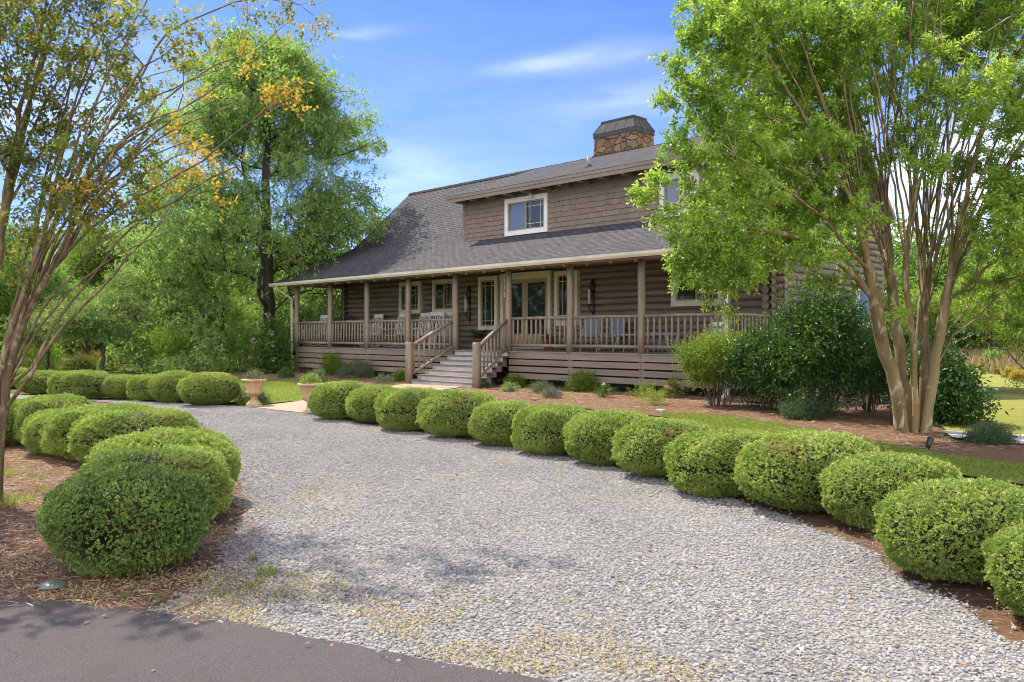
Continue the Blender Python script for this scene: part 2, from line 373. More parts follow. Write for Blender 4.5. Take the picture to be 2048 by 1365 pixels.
class Tree:
    def __init__(s): s.P = []; s.par = []; s.len = []; s.dir = []; s.minr = {}
    def add(s, p, par):
        p = np.asarray(p, float); s.P.append(p); s.par.append(par)
        if par < 0: s.len.append(0.); s.dir.append(np.array([0, 0, 1.]))
        else:
            d = p - s.P[par]; L = np.linalg.norm(d); s.len.append(s.len[par] + L); s.dir.append(d / max(L, 1e-6))
        return len(s.P) - 1
    def stem(s, pts, par=-1, step=.3, wob=.02, r=None):
        pts = [np.asarray(p, float) for p in pts]
        if par >= 0: pts = [s.P[par]] + pts
        # catmull-rom
        q = [2*pts[0]-pts[1]] + pts + [2*pts[-1]-pts[-2]]
        i0 = par
        if par < 0: i0 = s.add(pts[0], -1)
        for a in range(1, len(q) - 2):
            p0, p1, p2, p3 = q[a-1], q[a], q[a+1], q[a+2]
            n = max(1, int(np.linalg.norm(p2-p1) / step))
            for j in range(1, n+1):
                t = j / n
                c = .5*((2*p1) + (-p0+p2)*t + (2*p0-5*p1+4*p2-p3)*t*t + (-p0+3*p1-3*p2+p3)*t**3)
                if j < n: c = c + rng.normal(size=3) * wob
                i0 = s.add(c, i0)
                if r: f = (a - 1 + t) / (len(q) - 3); s.minr[i0] = r[0] + (r[1] - r[0]) * f
        return i0
    def grow(s, T, seg=.25, wlen=.3, wbelow=1.2, sag=.15, maxlen=9):
        T = np.asarray(T)
        P = np.array(s.P)
        d0 = np.min(np.linalg.norm(T[:, None] - P[None], axis=2), axis=1) if len(T) < 4000 else np.linalg.norm(T - P[0], axis=1)
        order = np.argsort(d0)
        cap = len(s.P) + len(T) * 14
        PA = np.zeros((cap, 3)); LA = np.zeros(cap); DA = np.zeros((cap, 3)); n = len(s.P)
        PA[:n] = P; LA[:n] = s.len; DA[:n] = s.dir
        outd = np.zeros_like(T)
        for i in order:
            t = T[i]; v = t - PA[:n]; d = np.linalg.norm(v, axis=1)
            cosang = np.einsum('ij,ij->i', v, DA[:n]) / np.maximum(d, 1e-6)
            cost = d * (1 + .5 * (1 - cosang)) + wlen * LA[:n] + wbelow * np.maximum(0, PA[:n, 2] - t[2])
            j = int(np.argmin(cost)); p = PA[j]; L = d[j]; k = max(1, min(12, int(L / seg)))
            c = p + DA[j] * L * .35 + np.array([0, 0, sag * L]) * .4 + (t - p) * .25
            last = j
            for m in range(1, k + 1):
                u = m / k
                q = (1-u)**2 * p + 2*u*(1-u) * c + u*u * t
                if m < k: q = q + rng.normal(size=3) * .03 * min(L, 1)
                last = s.add(q, last)
                if n < cap:
                    PA[n] = q; LA[n] = s.len[-1]; DA[n] = s.dir[-1]; n += 1
            outd[i] = s.dir[-1]
        return outd
    def tubes(s, R0, rtip, mat, name, rmin=0.0, flare=0.0):
        n = len(s.P); cnt = np.zeros(n); kids = [[] for _ in range(n)]
        for i in range(n):
            if s.par[i] >= 0: kids[s.par[i]].append(i)
        for i in range(n - 1, -1, -1):
            if not kids[i]: cnt[i] = 1
            if s.par[i] >= 0: cnt[s.par[i]] += cnt[i]
        roots = [i for i in range(n) if s.par[i] < 0]
        big = max(cnt[r] for r in roots); p = math.log(R0 / rtip) / math.log(max(big, 2))
        rad = rtip * cnt ** p
        for i_, r_ in s.minr.items(): rad[i_] = max(rad[i_], r_)
        zr = s.P[roots[0]][2]
        rad = rad * np.array([1 + flare * math.exp(-max(0, q[2] - zr) / .22) for q in s.P])
        mb = MB()
        stack = [(r, -1) for r in roots]
        while stack:
            st, par = stack.pop()
            ch = [st]; rs = []
            while kids[ch[-1]]:
                ks = sorted(kids[ch[-1]], key=lambda k: -cnt[k])
                for o in ks[1:]: stack.append((o, ch[-1]))
                ch.append(ks[0])
            pts = ([s.P[par]] if par >= 0 else []) + [s.P[i] for i in ch]
            rs = ([min(rad[par], rad[ch[0]] * 1.15)] if par >= 0 else []) + [rad[i] for i in ch]
            if len(pts) < 2 or max(rs) < rmin: continue
            m = max(rs); sd = 10 if m > .08 else 6 if m > .025 else 4 if m > .012 else 3
            mb.tube(pts, rs, sd, cap=False)
        return mb.mesh(name, mat)

def leaves_mesh(name, P, D, N, L, W, tint, mat, fold=.18):
    V, Q = leaf_arrays(P, D, N, L, W, fold)
    return mesh_np(name, V, Q, [mat], np.clip(tint, 0, 1))

# ---- clipped boxwood mounds
def boxwood_mesh(name, n, leaf, mat, seed, k=6, hollow=None, ex=2.2):
    st = np.random.default_rng(seed)
    v = nrm(st.normal(size=(n, 3)))
    e = 2 / ex
    th = np.arctan2(v[:, 1], v[:, 0]); ph = np.arcsin(v[:, 2])
    sp = lambda x: np.sign(x) * np.abs(x) ** e
    x, y, z = sp(np.cos(ph)) * sp(np.cos(th)), sp(np.cos(ph)) * sp(np.sin(th)), sp(np.sin(ph))
    P0 = np.stack([x, y, z], 1)
    # unit mound: x,y in +-1, z in 0..1 (scaled by the object)
    Nn = nrm(np.stack([np.sign(x)*np.abs(x)**1.5, np.sign(y)*np.abs(y)**1.5, np.sign(z)*np.abs(z)**1.5], 1))
    off = np.array([noise.noise(Vector(p * 1.6 + seed * 7)) * .085 + noise.noise(Vector(p * 4 + seed)) * .055 + noise.noise(Vector(p * 9 + seed)) * .03 for p in P0])
    depth = -np.abs(st.normal(0, .03, n)) + (st.random(n) < .05) * st.uniform(0, .035, n)
    S = np.array([.62, .56, .37])
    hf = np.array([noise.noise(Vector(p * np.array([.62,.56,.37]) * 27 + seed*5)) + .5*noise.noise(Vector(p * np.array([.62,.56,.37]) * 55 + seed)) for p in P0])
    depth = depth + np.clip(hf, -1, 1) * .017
    pos = P0 * S * (1 + off)[:, None] + Nn * depth[:, None]
    pos[:, 2] += .39
    keep = pos[:, 2] > .03 + .05 * st.random(n)
    if hollow is not None:
        d = np.linalg.norm((P0 - np.array(hollow[:3])) * np.array([1, 1, 1.6]), axis=1); keep &= d > hollow[3] * (1 + .3 * st.normal(size=n))
    pos, Nn, hf = pos[keep], Nn[keep], hf[keep]
    NN = nrm(Nn / S * .5 + np.array([0, 0, .25]) + st.normal(size=pos.shape) * .3)
    P, D, N = rosettes(pos, NN, k, leaf)
    lump = np.array([noise.noise(Vector(p * 3.1 + seed * 3)) for p in pos])
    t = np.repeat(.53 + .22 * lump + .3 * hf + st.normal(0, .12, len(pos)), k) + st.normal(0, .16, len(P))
    red = np.array([noise.noise(Vector(p * 2.3 + seed * 11)) for p in pos])
    t = np.clip(t, 0, .93) ; t = np.where(np.repeat(red > .6, k) & (st.random(len(P)) < .35), .99, t)
    V, Q = leaf_arrays(P, D, N, leaf * st.uniform(.75, 1.25, len(P)), leaf * .6 * st.uniform(.8, 1.2, len(P)), .15, .5)
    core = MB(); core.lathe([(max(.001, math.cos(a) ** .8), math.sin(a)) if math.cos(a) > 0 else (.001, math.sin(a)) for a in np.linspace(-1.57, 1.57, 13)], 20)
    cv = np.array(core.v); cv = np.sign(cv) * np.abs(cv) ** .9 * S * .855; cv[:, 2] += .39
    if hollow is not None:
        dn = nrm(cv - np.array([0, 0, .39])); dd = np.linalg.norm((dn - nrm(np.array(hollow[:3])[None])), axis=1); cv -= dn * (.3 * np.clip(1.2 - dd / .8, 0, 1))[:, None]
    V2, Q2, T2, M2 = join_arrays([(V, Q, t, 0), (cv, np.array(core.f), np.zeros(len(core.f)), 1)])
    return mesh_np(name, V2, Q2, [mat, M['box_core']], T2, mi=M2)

def stems_mesh(name, n, h, r0, r1, rad, mat, lean=.3):
    mb = MB()
    for i in range(n):
        a = random.uniform(0, 6.28); r = random.uniform(.1, 1)
        p0 = Vector((math.cos(a)*r0*r, math.sin(a)*r0*r, -.02)); p2 = Vector((math.cos(a+.3)*r1*r, math.sin(a+.3)*r1*r, h*random.uniform(.75, 1)))
        p1 = p0.lerp(p2, .5) + Vector((random.uniform(-1, 1)*r1*.15, random.uniform(-1, 1)*r1*.15, 0)) + Vector((-math.cos(a), -math.sin(a), 0))*r1*.08
        mb.tube([p0, p1, p2], [rad*random.uniform(.7, 1.2), rad*.75, rad*.3], 5, cap=False)
    return mb.mesh(name, mat)

def shrub(name, loc, rx, ry, h, n, leaf, mat, label, cat='shrub', group=None, stems=8, base=.0, shape=1.0, ns=4, k=5, slen=None, up=.35,
          width=.45, rad=.012, flowers=None, shell=.45, group_stem='stem', droop=0.0, asp=None, rz=0., crownname='foliage', tintoff=0.4, lumpy=.28):
    """a shrub: stems and foliage (and blossom) as parts under one empty"""
    root = empty(name, loc, rz); tag(root, label, cat, group)
    u = rand_dir(n); u[:, 2] = np.abs(u[:, 2]) if base <= 0 else u[:, 2]
    r = rng.uniform(shell, 1, (n, 1)) ** .6
    lum = np.array([1 + lumpy * noise.noise(Vector(p * 1.7 + rx * 31)) for p in u])[:, None]
    if base <= 0: T = u * r * lum * np.array([rx, ry, h])
    else: T = u * r * lum * np.array([rx, ry, (h - base) / 2]) + np.array([0, 0, (h + base) / 2])
    if shape != 1.0: T[:, :2] *= (.35 + .65 * np.clip(T[:, 2:3] / h, 0, 1)) ** (shape)
    T[:, 2] = np.maximum(T[:, 2], .03)
    out = nrm(T - np.array([0, 0, h * .3]))
    P, D, N, t = shoots(T, out, ns, slen or leaf * 4, k, leaf * 1.2, up, .55, droop)
    lump = np.repeat(np.array([noise.noise(Vector(p * 2.2 / max(h, .4))) for p in T]) * .3, ns * k)
    me = leaves_mesh(crownname, P, D, N, leaf * rng.uniform(.7, 1.3, len(P)), leaf * width * rng.uniform(.8, 1.2, len(P)), tintoff + t + lump, mat)
    link(crownname, me, root)
    if stems: link(group_stem, stems_mesh(group_stem, stems, h * .8, rx * .25, rx * .8, rad, M['twig']), root)
    if flowers:
        fm, fn, fs, style = flowers
        d = rand_dir(fn); d[:, 2] = np.abs(d[:, 2]) * .8 + .15; d = nrm(d)
        C = d * np.array([rx, ry, h]) * rng.uniform(.98, 1.22, (fn, 1)) if base <= 0 else d * np.array([rx, ry, (h-base)/2]) * rng.uniform(.85, 1.08, (fn, 1)) + np.array([0, 0, (h+base)/2])
        if style == 'spike':
            C[:, 2] += fs; kk = 14
            Pf = np.repeat(C, kk, 0) + np.stack([rng.normal(0, fs*.18, fn*kk), rng.normal(0, fs*.18, fn*kk), rng.uniform(0, fs*2.2, fn*kk)], 1)
            Df = rand_dir(fn*kk); sz = fs * .55
        else:
            kk = 26; dd = rand_dir(fn * kk)
            Pf = np.repeat(C, kk, 0) + dd * fs * rng.uniform(.4, 1, (fn*kk, 1)) * np.array([1, 1, .8]); Df = nrm(dd + rand_dir(fn*kk)*.8); sz = fs * .75
        fmesh = leaves_mesh('blossom', Pf, Df, nrm(rand_dir(len(Pf)) + np.array([0, 0, .8])), sz * rng.uniform(.7, 1.2, len(Pf)), sz * .8, rng.uniform(0, 1, len(Pf)), fm)
        link('blossom', fmesh, root)
    return root

# ------------------------------------------------------------------ ground
def terrain():
    xs = np.unique(np.concatenate([np.linspace(-400, -30, 12), np.arange(-30, 40.1, 1.0), np.linspace(40, 400, 12)]))
    ys = np.unique(np.concatenate([np.linspace(-60, 0, 7), np.arange(0, 60.1, 1.0), np.linspace(60, 600, 14)]))
    X, Y = np.meshgrid(xs, ys); Z = gz(X, Y)
    V = np.stack([X, Y, Z], 2).reshape(-1, 3); nx = len(xs)
    q = [(j*nx+i, j*nx+i+1, (j+1)*nx+i+1, (j+1)*nx+i) for j in range(len(ys)-1) for i in range(nx-1)]
    t = NT('woodland_floor'); co = t.coord('Object')
    n = t.noise(co, .35, 6, .6); n2 = t.noise(co, 9, 4, .7)
    c = t.ramp(n, [(.3,(.05,.075,.016)),(.55,(.1,.12,.03)),(.75,(.16,.13,.06))])
    c = t.mix(t.math('MULTIPLY', n2, .5), c, (.06,.07,.02))
    me = mesh_np('ground', V, np.array(q), [t.pbr(c, .95, .1, t.bump(n2, .6, .03))], smooth=True)
    return tag(link('ground', me), kind='structure')

def sheet(name, poly, step, zoff, mat, jit=.05, kind='structure', rough=0.0):
    pts = []
    for i, p in enumerate(poly):
        a = Vector((p[0], p[1])); b = Vector((poly[(i+1) % len(poly)][0], poly[(i+1) % len(poly)][1]))
        n = max(1, int((b - a).length / (step * .5)))
        for k in range(n):
            q = a.lerp(b, k / n)
            w = jit * noise.noise(Vector((q.x * 1.7, q.y * 1.7, zoff * 90))) + jit * .6 * noise.noise(Vector((q.x * 5, q.y * 5, 3)))
            d = (b - a).normalized(); q = q + Vector((-d.y, d.x)) * w * 2
            pts.append(q)
    nb = len(pts); A = np.array([(p.x, p.y) for p in pts])
    lo, hi = A.min(0), A.max(0)
    gx = np.arange(lo[0], hi[0], step); gy = np.arange(lo[1], hi[1], step)
    inner = [Vector((x + random.uniform(-.1, .1)*step, y + random.uniform(-.1, .1)*step)) for x in gx for y in gy]
    out = delaunay_2d_cdt(pts + inner, [(i, (i+1) % nb) for i in range(nb)], [list(range(nb))], 1, 1e-5)
    V = [(p.x, p.y, float(gz(p.x, p.y)) + zoff + (rough * noise.noise(Vector((p.x*1.3, p.y*1.3, 7.7))) if rough else 0)) for p in out[0]]
    me = bpy.data.meshes.new(name); me.from_pydata(V, [], [list(f) for f in out[2]]); me.materials.append(mat)
    me.polygons.foreach_set('use_smooth', [True]*len(me.polygons)); me.update()
    if me.polygons and me.polygons[0].normal.z < 0: me.flip_normals()
    return tag(link(name, me), kind=kind), A

def inpoly(x, y, A):
    c = np.zeros(len(x), bool); j = len(A) - 1
    for i in range(len(A)):
        xi, yi = A[i]; xj, yj = A[j]
        with np.errstate(divide='ignore', invalid='ignore'):
            h = ((yi > y) != (yj > y)) & (x < (xj - xi) * (y - yi) / (yj - yi + 1e-12) + xi)
        c ^= h; j = i
    return c

def px(*uv): return [G(u, v) for u, v in uv]

def ground_mats():
    t = NT('crushed_gravel'); co = t.coord('Object')
    v = t.n('ShaderNodeTexVoronoi', feature='F1'); v.inputs['Scale'].default_value = 38; t.l(co, v.inputs['Vector'])
    s = t.n('ShaderNodeSeparateColor'); t.l(v.outputs['Color'], s.inputs[0])
    c = t.ramp(s.outputs[0], [(0,(.2,.196,.191)),(.5,(.26,.255,.249)),(1,(.31,.304,.297))])
    e = t.ramp(v.outputs['Distance'], [(.25,(1,1,1)),(.6,(.5,.49,.48))])
    c = t.mix(1.0, c, e, 'MULTIPLY')
    n = t.noise(co, .7, 5, .6); c = t.mix(t.ramp(n, [(.5,(0,0,0)),(.72,(.5,.5,.5))]), c, (.3,.25,.18))
    M['gravel'] = t.pbr(c, .9, .2, t.bump(v.outputs['Distance'], -.8, .03))
    t = NT('gravel_stone'); oi = t.n('ShaderNodeObjectInfo')
    c = t.ramp(oi.outputs['Random'], [(0,(.165,.163,.16)),(.2,(.225,.222,.217)),(.6,(.275,.27,.264)),(.88,(.335,.328,.32)),(.96,(.38,.355,.315)),(1,(.33,.26,.19))])
    n = t.noise(t.coord('Object'), 3, 3); c = t.mix(t.math('MULTIPLY', n, .35), c, (.26,.254,.246))
    gn = t.n('ShaderNodeTexNoise'); gn.inputs['Scale'].default_value = .55; gn.inputs['Detail'].default_value = 4; gm = t.n('ShaderNodeVectorMath', operation='MULTIPLY'); gm.inputs[1].default_value = (1.6,.8,1); t.l(oi.outputs['Location'], gm.inputs[0]); t.l(gm.outputs[0], gn.inputs['Vector'])
    c = t.mix(t.ramp(gn.outputs['Fac'], [(.42,(0,0,0)),(.68,(.6,.6,.6))]), c, (.37,.352,.325))
    c = t.mix(t.ramp(gn.outputs['Fac'], [(.28,(.5,.5,.5)),(.42,(0,0,0))]), c, (.2,.198,.196))
    M['stone_chip'] = t.pbr(c, .8, .25)
    t = NT('worn_asphalt'); co = t.coord('Object')
    n = t.noise(co, 120, 3, .8); n2 = t.noise(co, 1.1, 5, .6); n3 = t.noise(co, 330, 2, .7)
    c = t.ramp(n, [(.35,(.1,.088,.087)),(.55,(.185,.165,.162)),(.72,(.36,.335,.325))])
    c = t.mix(t.ramp(n2, [(.4,(0,0,0)),(.7,(.5,.5,.5))]), c, (.135,.1,.093))
    cr = t.n('ShaderNodeTexVoronoi', feature='DISTANCE_TO_EDGE'); cr.inputs['Scale'].default_value = .75
    wv = t.n('ShaderNodeVectorMath', operation='MULTIPLY_ADD'); wn = t.n('ShaderNodeTexNoise'); wn.inputs['Scale'].default_value = 2.5; wn.inputs['Detail'].default_value = 5; t.l(co, wn.inputs['Vector'])
    t.l(wn.outputs['Color'], wv.inputs[0]); wv.inputs[1].default_value = (.5,.5,0); t.l(co, wv.inputs[2]); t.l(wv.outputs[0], cr.inputs['Vector'])
    c = t.mix(t.ramp(cr.outputs['Distance'], [(0,(.35,.35,.35)),(.004,(0,0,0))]), c, (.025,.022,.022))
    n5 = t.noise(co, 3.5, 5, .7); c = t.mix(t.ramp(n5, [(.52,(0,0,0)),(.7,(.45,.45,.45))]), c, (.19,.165,.155))
    M['asphalt'] = t.pbr(c, .85, .3, t.bump(t.math('ADD', n, n3), 1.0, .02))
    t = NT('pine_straw_mulch'); co = t.coord('Object')
    n = t.noise(t.coord('Object', (1,3,1), (0,0,.6)), 22, 6, .75, 1.5); n2 = t.noise(co, .8, 5, .6); n3 = t.noise(t.coord('Object', (3,1,1), (0,0,-.5)), 25, 5, .75, 2)
    c = t.ramp(n, [(.3,(.1,.055,.03)),(.5,(.26,.15,.085)),(.72,(.43,.28,.18))])
    c = t.mix(t.ramp(n3, [(.5,(0,0,0)),(.75,(.6,.6,.6))]), c, (.4,.29,.2))
    c = t.mix(t.ramp(n2, [(.42,(0,0,0)),(.7,(.55,.55,.55))]), c, (.19,.125,.085))
    M['mulch'] = t.pbr(c, .95, .1, t.bump(t.math('ADD', n, n3), .9, .04))
    def lawn(name, a, b, d):
        t = NT(name); co = t.coord('Object'); n = t.noise(co, .5, 5, .6); n2 = t.noise(co, 28, 5, .75); n3 = t.noise(t.coord('Object', (.35,2,1), (0,0,.5)), .9, 4, .6)
        c = t.ramp(n2, [(.3, a), (.7, b)]); c = t.mix(t.ramp(n, [(.4,(0,0,0)),(.7,(.6,.6,.6))]), c, d)
        c = t.mix(t.ramp(n3, [(.45,(0,0,0)),(.7,(.45,.45,.45))]), c, tuple(k*.75 for k in a))
        return t.pbr(c, .9, .15, t.bump(n2, 1.0, .05))
    M['lawn'] = lawn('mown_lawn', (.17,.23,.045), (.27,.33,.075), (.32,.34,.1))
    M['meadow'] = lawn('yellow_field_grass', (.2,.24,.04), (.34,.34,.075), (.36,.3,.09))  # field grass is a yellower green than the lawn
    t = NT('path_brick'); c = t.n('ShaderNodeTexCoord'); mp = t.n('ShaderNodeMapping'); mp.inputs['Rotation'].default_value = (0,0,R(25)); t.l(c.outputs['Object'], mp.inputs[0])
    br = t.n('ShaderNodeTexBrick'); t.l(mp.outputs[0], br.inputs['Vector']); br.inputs['Scale'].default_value = 1; br.inputs['Brick Width'].default_value = .21; br.inputs['Row Height'].default_value = .105
    br.inputs['Mortar Size'].default_value = .008; br.inputs['Color1'].default_value = (.42,.28,.2,1); br.inputs['Color2'].default_value = (.33,.22,.16,1); br.inputs['Mortar'].default_value = (.2,.16,.12,1)
    n = t.noise(mp.outputs[0], 6, 4); cc = t.mix(t.math('MULTIPLY', n, .4), br.outputs[0], (.45,.34,.26))
    M['brickpath'] = t.pbr(cc, .85, .2, t.bump(br.outputs['Fac'], -.4, .01))
    M['concrete'] = paint_mat('pale_concrete', (.46,.44,.42), .12, .85, 3, bump=.2)
ground_mats()
terrain()
MULCH_A = sheet('mulch_bed', px((-150,1215),(0,1212),(300,1238),(430,1262),(470,1190),(500,1110),(500,1000),(480,900),(410,850),(300,818),(170,803),(-60,800),(-300,850),(-500,1100),(-400,1230)), .4, .012, M['mulch'], .06, rough=.012)[1]
DRIVE_PX = [(300,1236),(385,1190),(440,1120),(478,1040),(482,960),(470,900),(400,850),(300,818),(170,803),(-60,806),(-200,806),(-200,784),(-20,786),(150,800),(350,808),(500,816),(560,822),(625,830),(700,846),(800,862),(905,878),(1000,893),(1110,912),(1220,936),(1340,968),(1455,1000),(1560,1030),(1650,1066),(1750,1110),(1850,1170),(1960,1240),(2080,1330),(2280,1480),(2500,1700),(2100,2400),(1400,1480),(1046,1368),(800,1322),(600,1288),(430,1254)]
DRIVE_A = sheet('gravel_driveway', px(*DRIVE_PX), .5, .02, M['gravel'], .06)[1]
sheet('asphalt_road', px((-2200,1225),(-500,1210),(0,1209),(150,1219),(300,1234),(430,1252),(600,1286),(800,1320),(1046,1366),(1400,1478),(2100,2400)) + [Vector((9,-1.5,0)), Vector((9,-8,0)), Vector((-30,-8,0)), Vector((-30,5,0))], .25, .032, M['asphalt'], .03)
HOUSE_MULCH = px((430,762),(560,765),(700,775),(760,792),(860,800),(1000,812),(1150,818),(1340,836),(1480,850),(1600,872),(1760,905),(1930,945),(2048,968),(2250,1010),(2300,920),(2048,893),(1900,882),(1888,868),(1880,852),(1850,815),(1770,775),(1500,750),(1450,750),(1000,745),(600,738),(520,738),(380,745))
sheet('planting_bed', HOUSE_MULCH, .5, .016, M['mulch'], .06, rough=.01)
HM_A = np.array([(p.x, p.y) for p in HOUSE_MULCH])
# border strip under the boxwood row on the right
sheet('boxwood_border', px((620,836),(740,858),(885,886),(1090,920),(1320,980),(1540,1048),(1730,1128),(1930,1262),(2240,1510),(2500,1300),(2150,1060),(1950,975),(1650,912),(1400,868),(1200,838),(1000,818),(860,806),(720,800)), .5, .010, M['mulch'], .05)
LAWN_A = sheet('lawn', px((360,800),(440,806),(500,812),(612,802),(700,796),(770,792),(720,776),(640,769),(560,762),(430,758),(340,757),(200,775),(150,792)), .4, .024, M['lawn'], .04)[1]
LAWN2_A = sheet('lawn_strip', px((1310,827),(1400,830),(1480,838),(1590,856),(1760,888),(1930,920),(2048,934),(2300,965),(2400,1060),(2048,975),(1900,950),(1650,908),(1480,876),(1380,856)), .4, .026, M['lawn'], .05)[1]
FIELD_PX = [(1884,860),(1900,867),(2048,873),(2300,885),(3600,935),(3600,860),(2700,830),(2300,806),(2150,788),(2048,768),(2000,754),(1950,741),(1880,730),(1780,725),(1770,770),(1860,815)]
FIELD_A = sheet('field_lawn', px(*FIELD_PX), 1.2, .02, M['meadow'], .1)[1]
sheet('brick_path', [G(505,817), G(560,824), G(640,832), G(655,824), Vector((-1.3,23.9,0)), Vector((-3.2,25.1,0)), G(612,803)], .4, .034, M['brickpath'], .015)
sheet('concrete_path', px((1888,866),(1960,869),(2048,874),(2300,888),(2700,905),(2700,940),(2300,912),(2048,893),(1960,886),(1905,879)), .4, .034, M['concrete'], .02)

# ------------------------------------------------------------------ the house
XO, YO = -8.67, 33.17
K = math.sqrt(.5)
def HW(a, b, z): return Vector((XO + K*(a+b), YO + K*(b-a), z))
def FR(u, v, b):
    t = (u - 1024) / F
    a = (t*YO - XO + K*b*(t-1)) / (K*(1+t)); Y = YO + K*(b-a)
    return a, CH + (670 - v) / F * Y
HR = R(-45)
house = tag(empty('log_house', (XO, YO, 0), HR), 'brown log house with a long front porch, shingled dormer and stone chimney', 'house')
DZ, WB, LEN = 1.165, 2.4, 19.4
EB, EZ, KB, KZ, RB, RZ_ = -.6, 3.73, 3.24, 5.32, 6.47, 8.23
A0R, A1R = -.95, 19.78
BKW = 9.2
def roofz(b):
    if b > RB: return RZ_ - .9*(b-RB)
    return EZ + (KZ-EZ)/(KB-EB)*(b-EB) if b < KB else KZ + (RZ_-KZ)/(RB-KB)*(b-KB)

def house_walls():
    r = .1; bul = .08
    def log_profile(z0, z1, m=6):
        out = []; z = z0
        while z < z1 - 1e-6:
            h = min(.2, z1 - z)
            for k in range(m):
                f = k / m; out.append((bul * math.sqrt(max(0, 1 - (2*f-1)**2)), z + f*.2)) if f*.2 <= h else None
            z += .2
        out.append((.012, z1)); return out
    # front wall
    mb = MB(); pr = log_profile(DZ - .2, 4.93)
    for (o0, z0), (o1, z1) in zip(pr, pr[1:]):
        mb.face([(-.28, WB-o0, z0), (LEN+.28, WB-o0, z0), (LEN+.28, WB-o1, z1), (-.28, WB-o1, z1)], sm=False)
    k = 0; z = DZ - .2
    while z < 4.6:
        for aa in (-.28, LEN+.28):      # round log ends past the corner
            pts = [(aa, WB + .1 + .1*math.cos(q), z+.1 + .1*math.sin(q)) for q in np.linspace(0, 6.28, 11)[:-1]]
            mb.face(pts if aa > 0 else pts[::-1])
        mb.face([(LEN+.28, WB-bul, z+.1), (LEN+.28, WB+.2, z+.1), (LEN, WB+.2, z+.1), (LEN, WB-bul, z+.1)])
        z += .2
    mb.build('front_wall', M['log'], house)
    # gable walls, logs cut to the roof line
    for aa, s, nm in ((LEN, 1, 'gable_wall'), (0, -1, 'gable_wall')):
        mb = MB(); pr = log_profile(.3, 8.0)
        def span(z):
            zz = z + .16
            if zz < roofz(WB - .28): return WB - .28
            if zz < KZ: return EB + (zz-EZ)/((KZ-EZ)/(KB-EB))
            return KB + (zz-KZ)/((RZ_-KZ)/(RB-KB))
        for (o0, z0), (o1, z1) in zip(pr, pr[1:]):
            b0, b1 = span(z0), span(z1)
            if b1 >= RB: break
            e0, e1 = [min(BKW+.28, RB + (RZ_-.16-zz)/.9) for zz in (z0, z1)]
            q = [(aa+s*o0, b0, z0), (aa+s*o0, e0, z0), (aa+s*o1, e1, z1), (aa+s*o1, b1, z1)]
            mb.face(q if s > 0 else q[::-1])
        z = .3
        while z < 4.6:
            for bb in (WB-.28, BKW+.28):
                pts = [(aa - s*.1 + .1*math.cos(q), bb, z+.1 + .1*math.sin(q)) for q in np.linspace(0, 6.28, 11)[:-1]]
                mb.face(pts[::-1] if bb > 5 else pts)
            mb.face([(aa+s*bul, WB-.28, z+.1), (aa-s*.2, WB-.28, z+.1), (aa-s*.2, WB, z+.1), (aa+s*bul, WB, z+.1)])
            z += .2
        mb.build(nm, M['log'], house)
    # back wall and the log shell behind the rounded faces
    mb = MB(); bk = BKW
    mb.box((-.02, bk-.1, .3), (LEN+.02, bk, 5.4))
    mb.box((.0, WB+.005, 4.7), (LEN, WB+.1, 4.9))
    mb.box((-.2, WB+.02, .3), (LEN+.2, WB+.2, 4.6))
    mb.build('back_wall', M['log'], house)
    mb = MB()
    mb.box((.05, WB+.1, -.1), (LEN-.05, bk-.1, .32)); mb.build('foundation', M['concrete'], house)
house_walls()

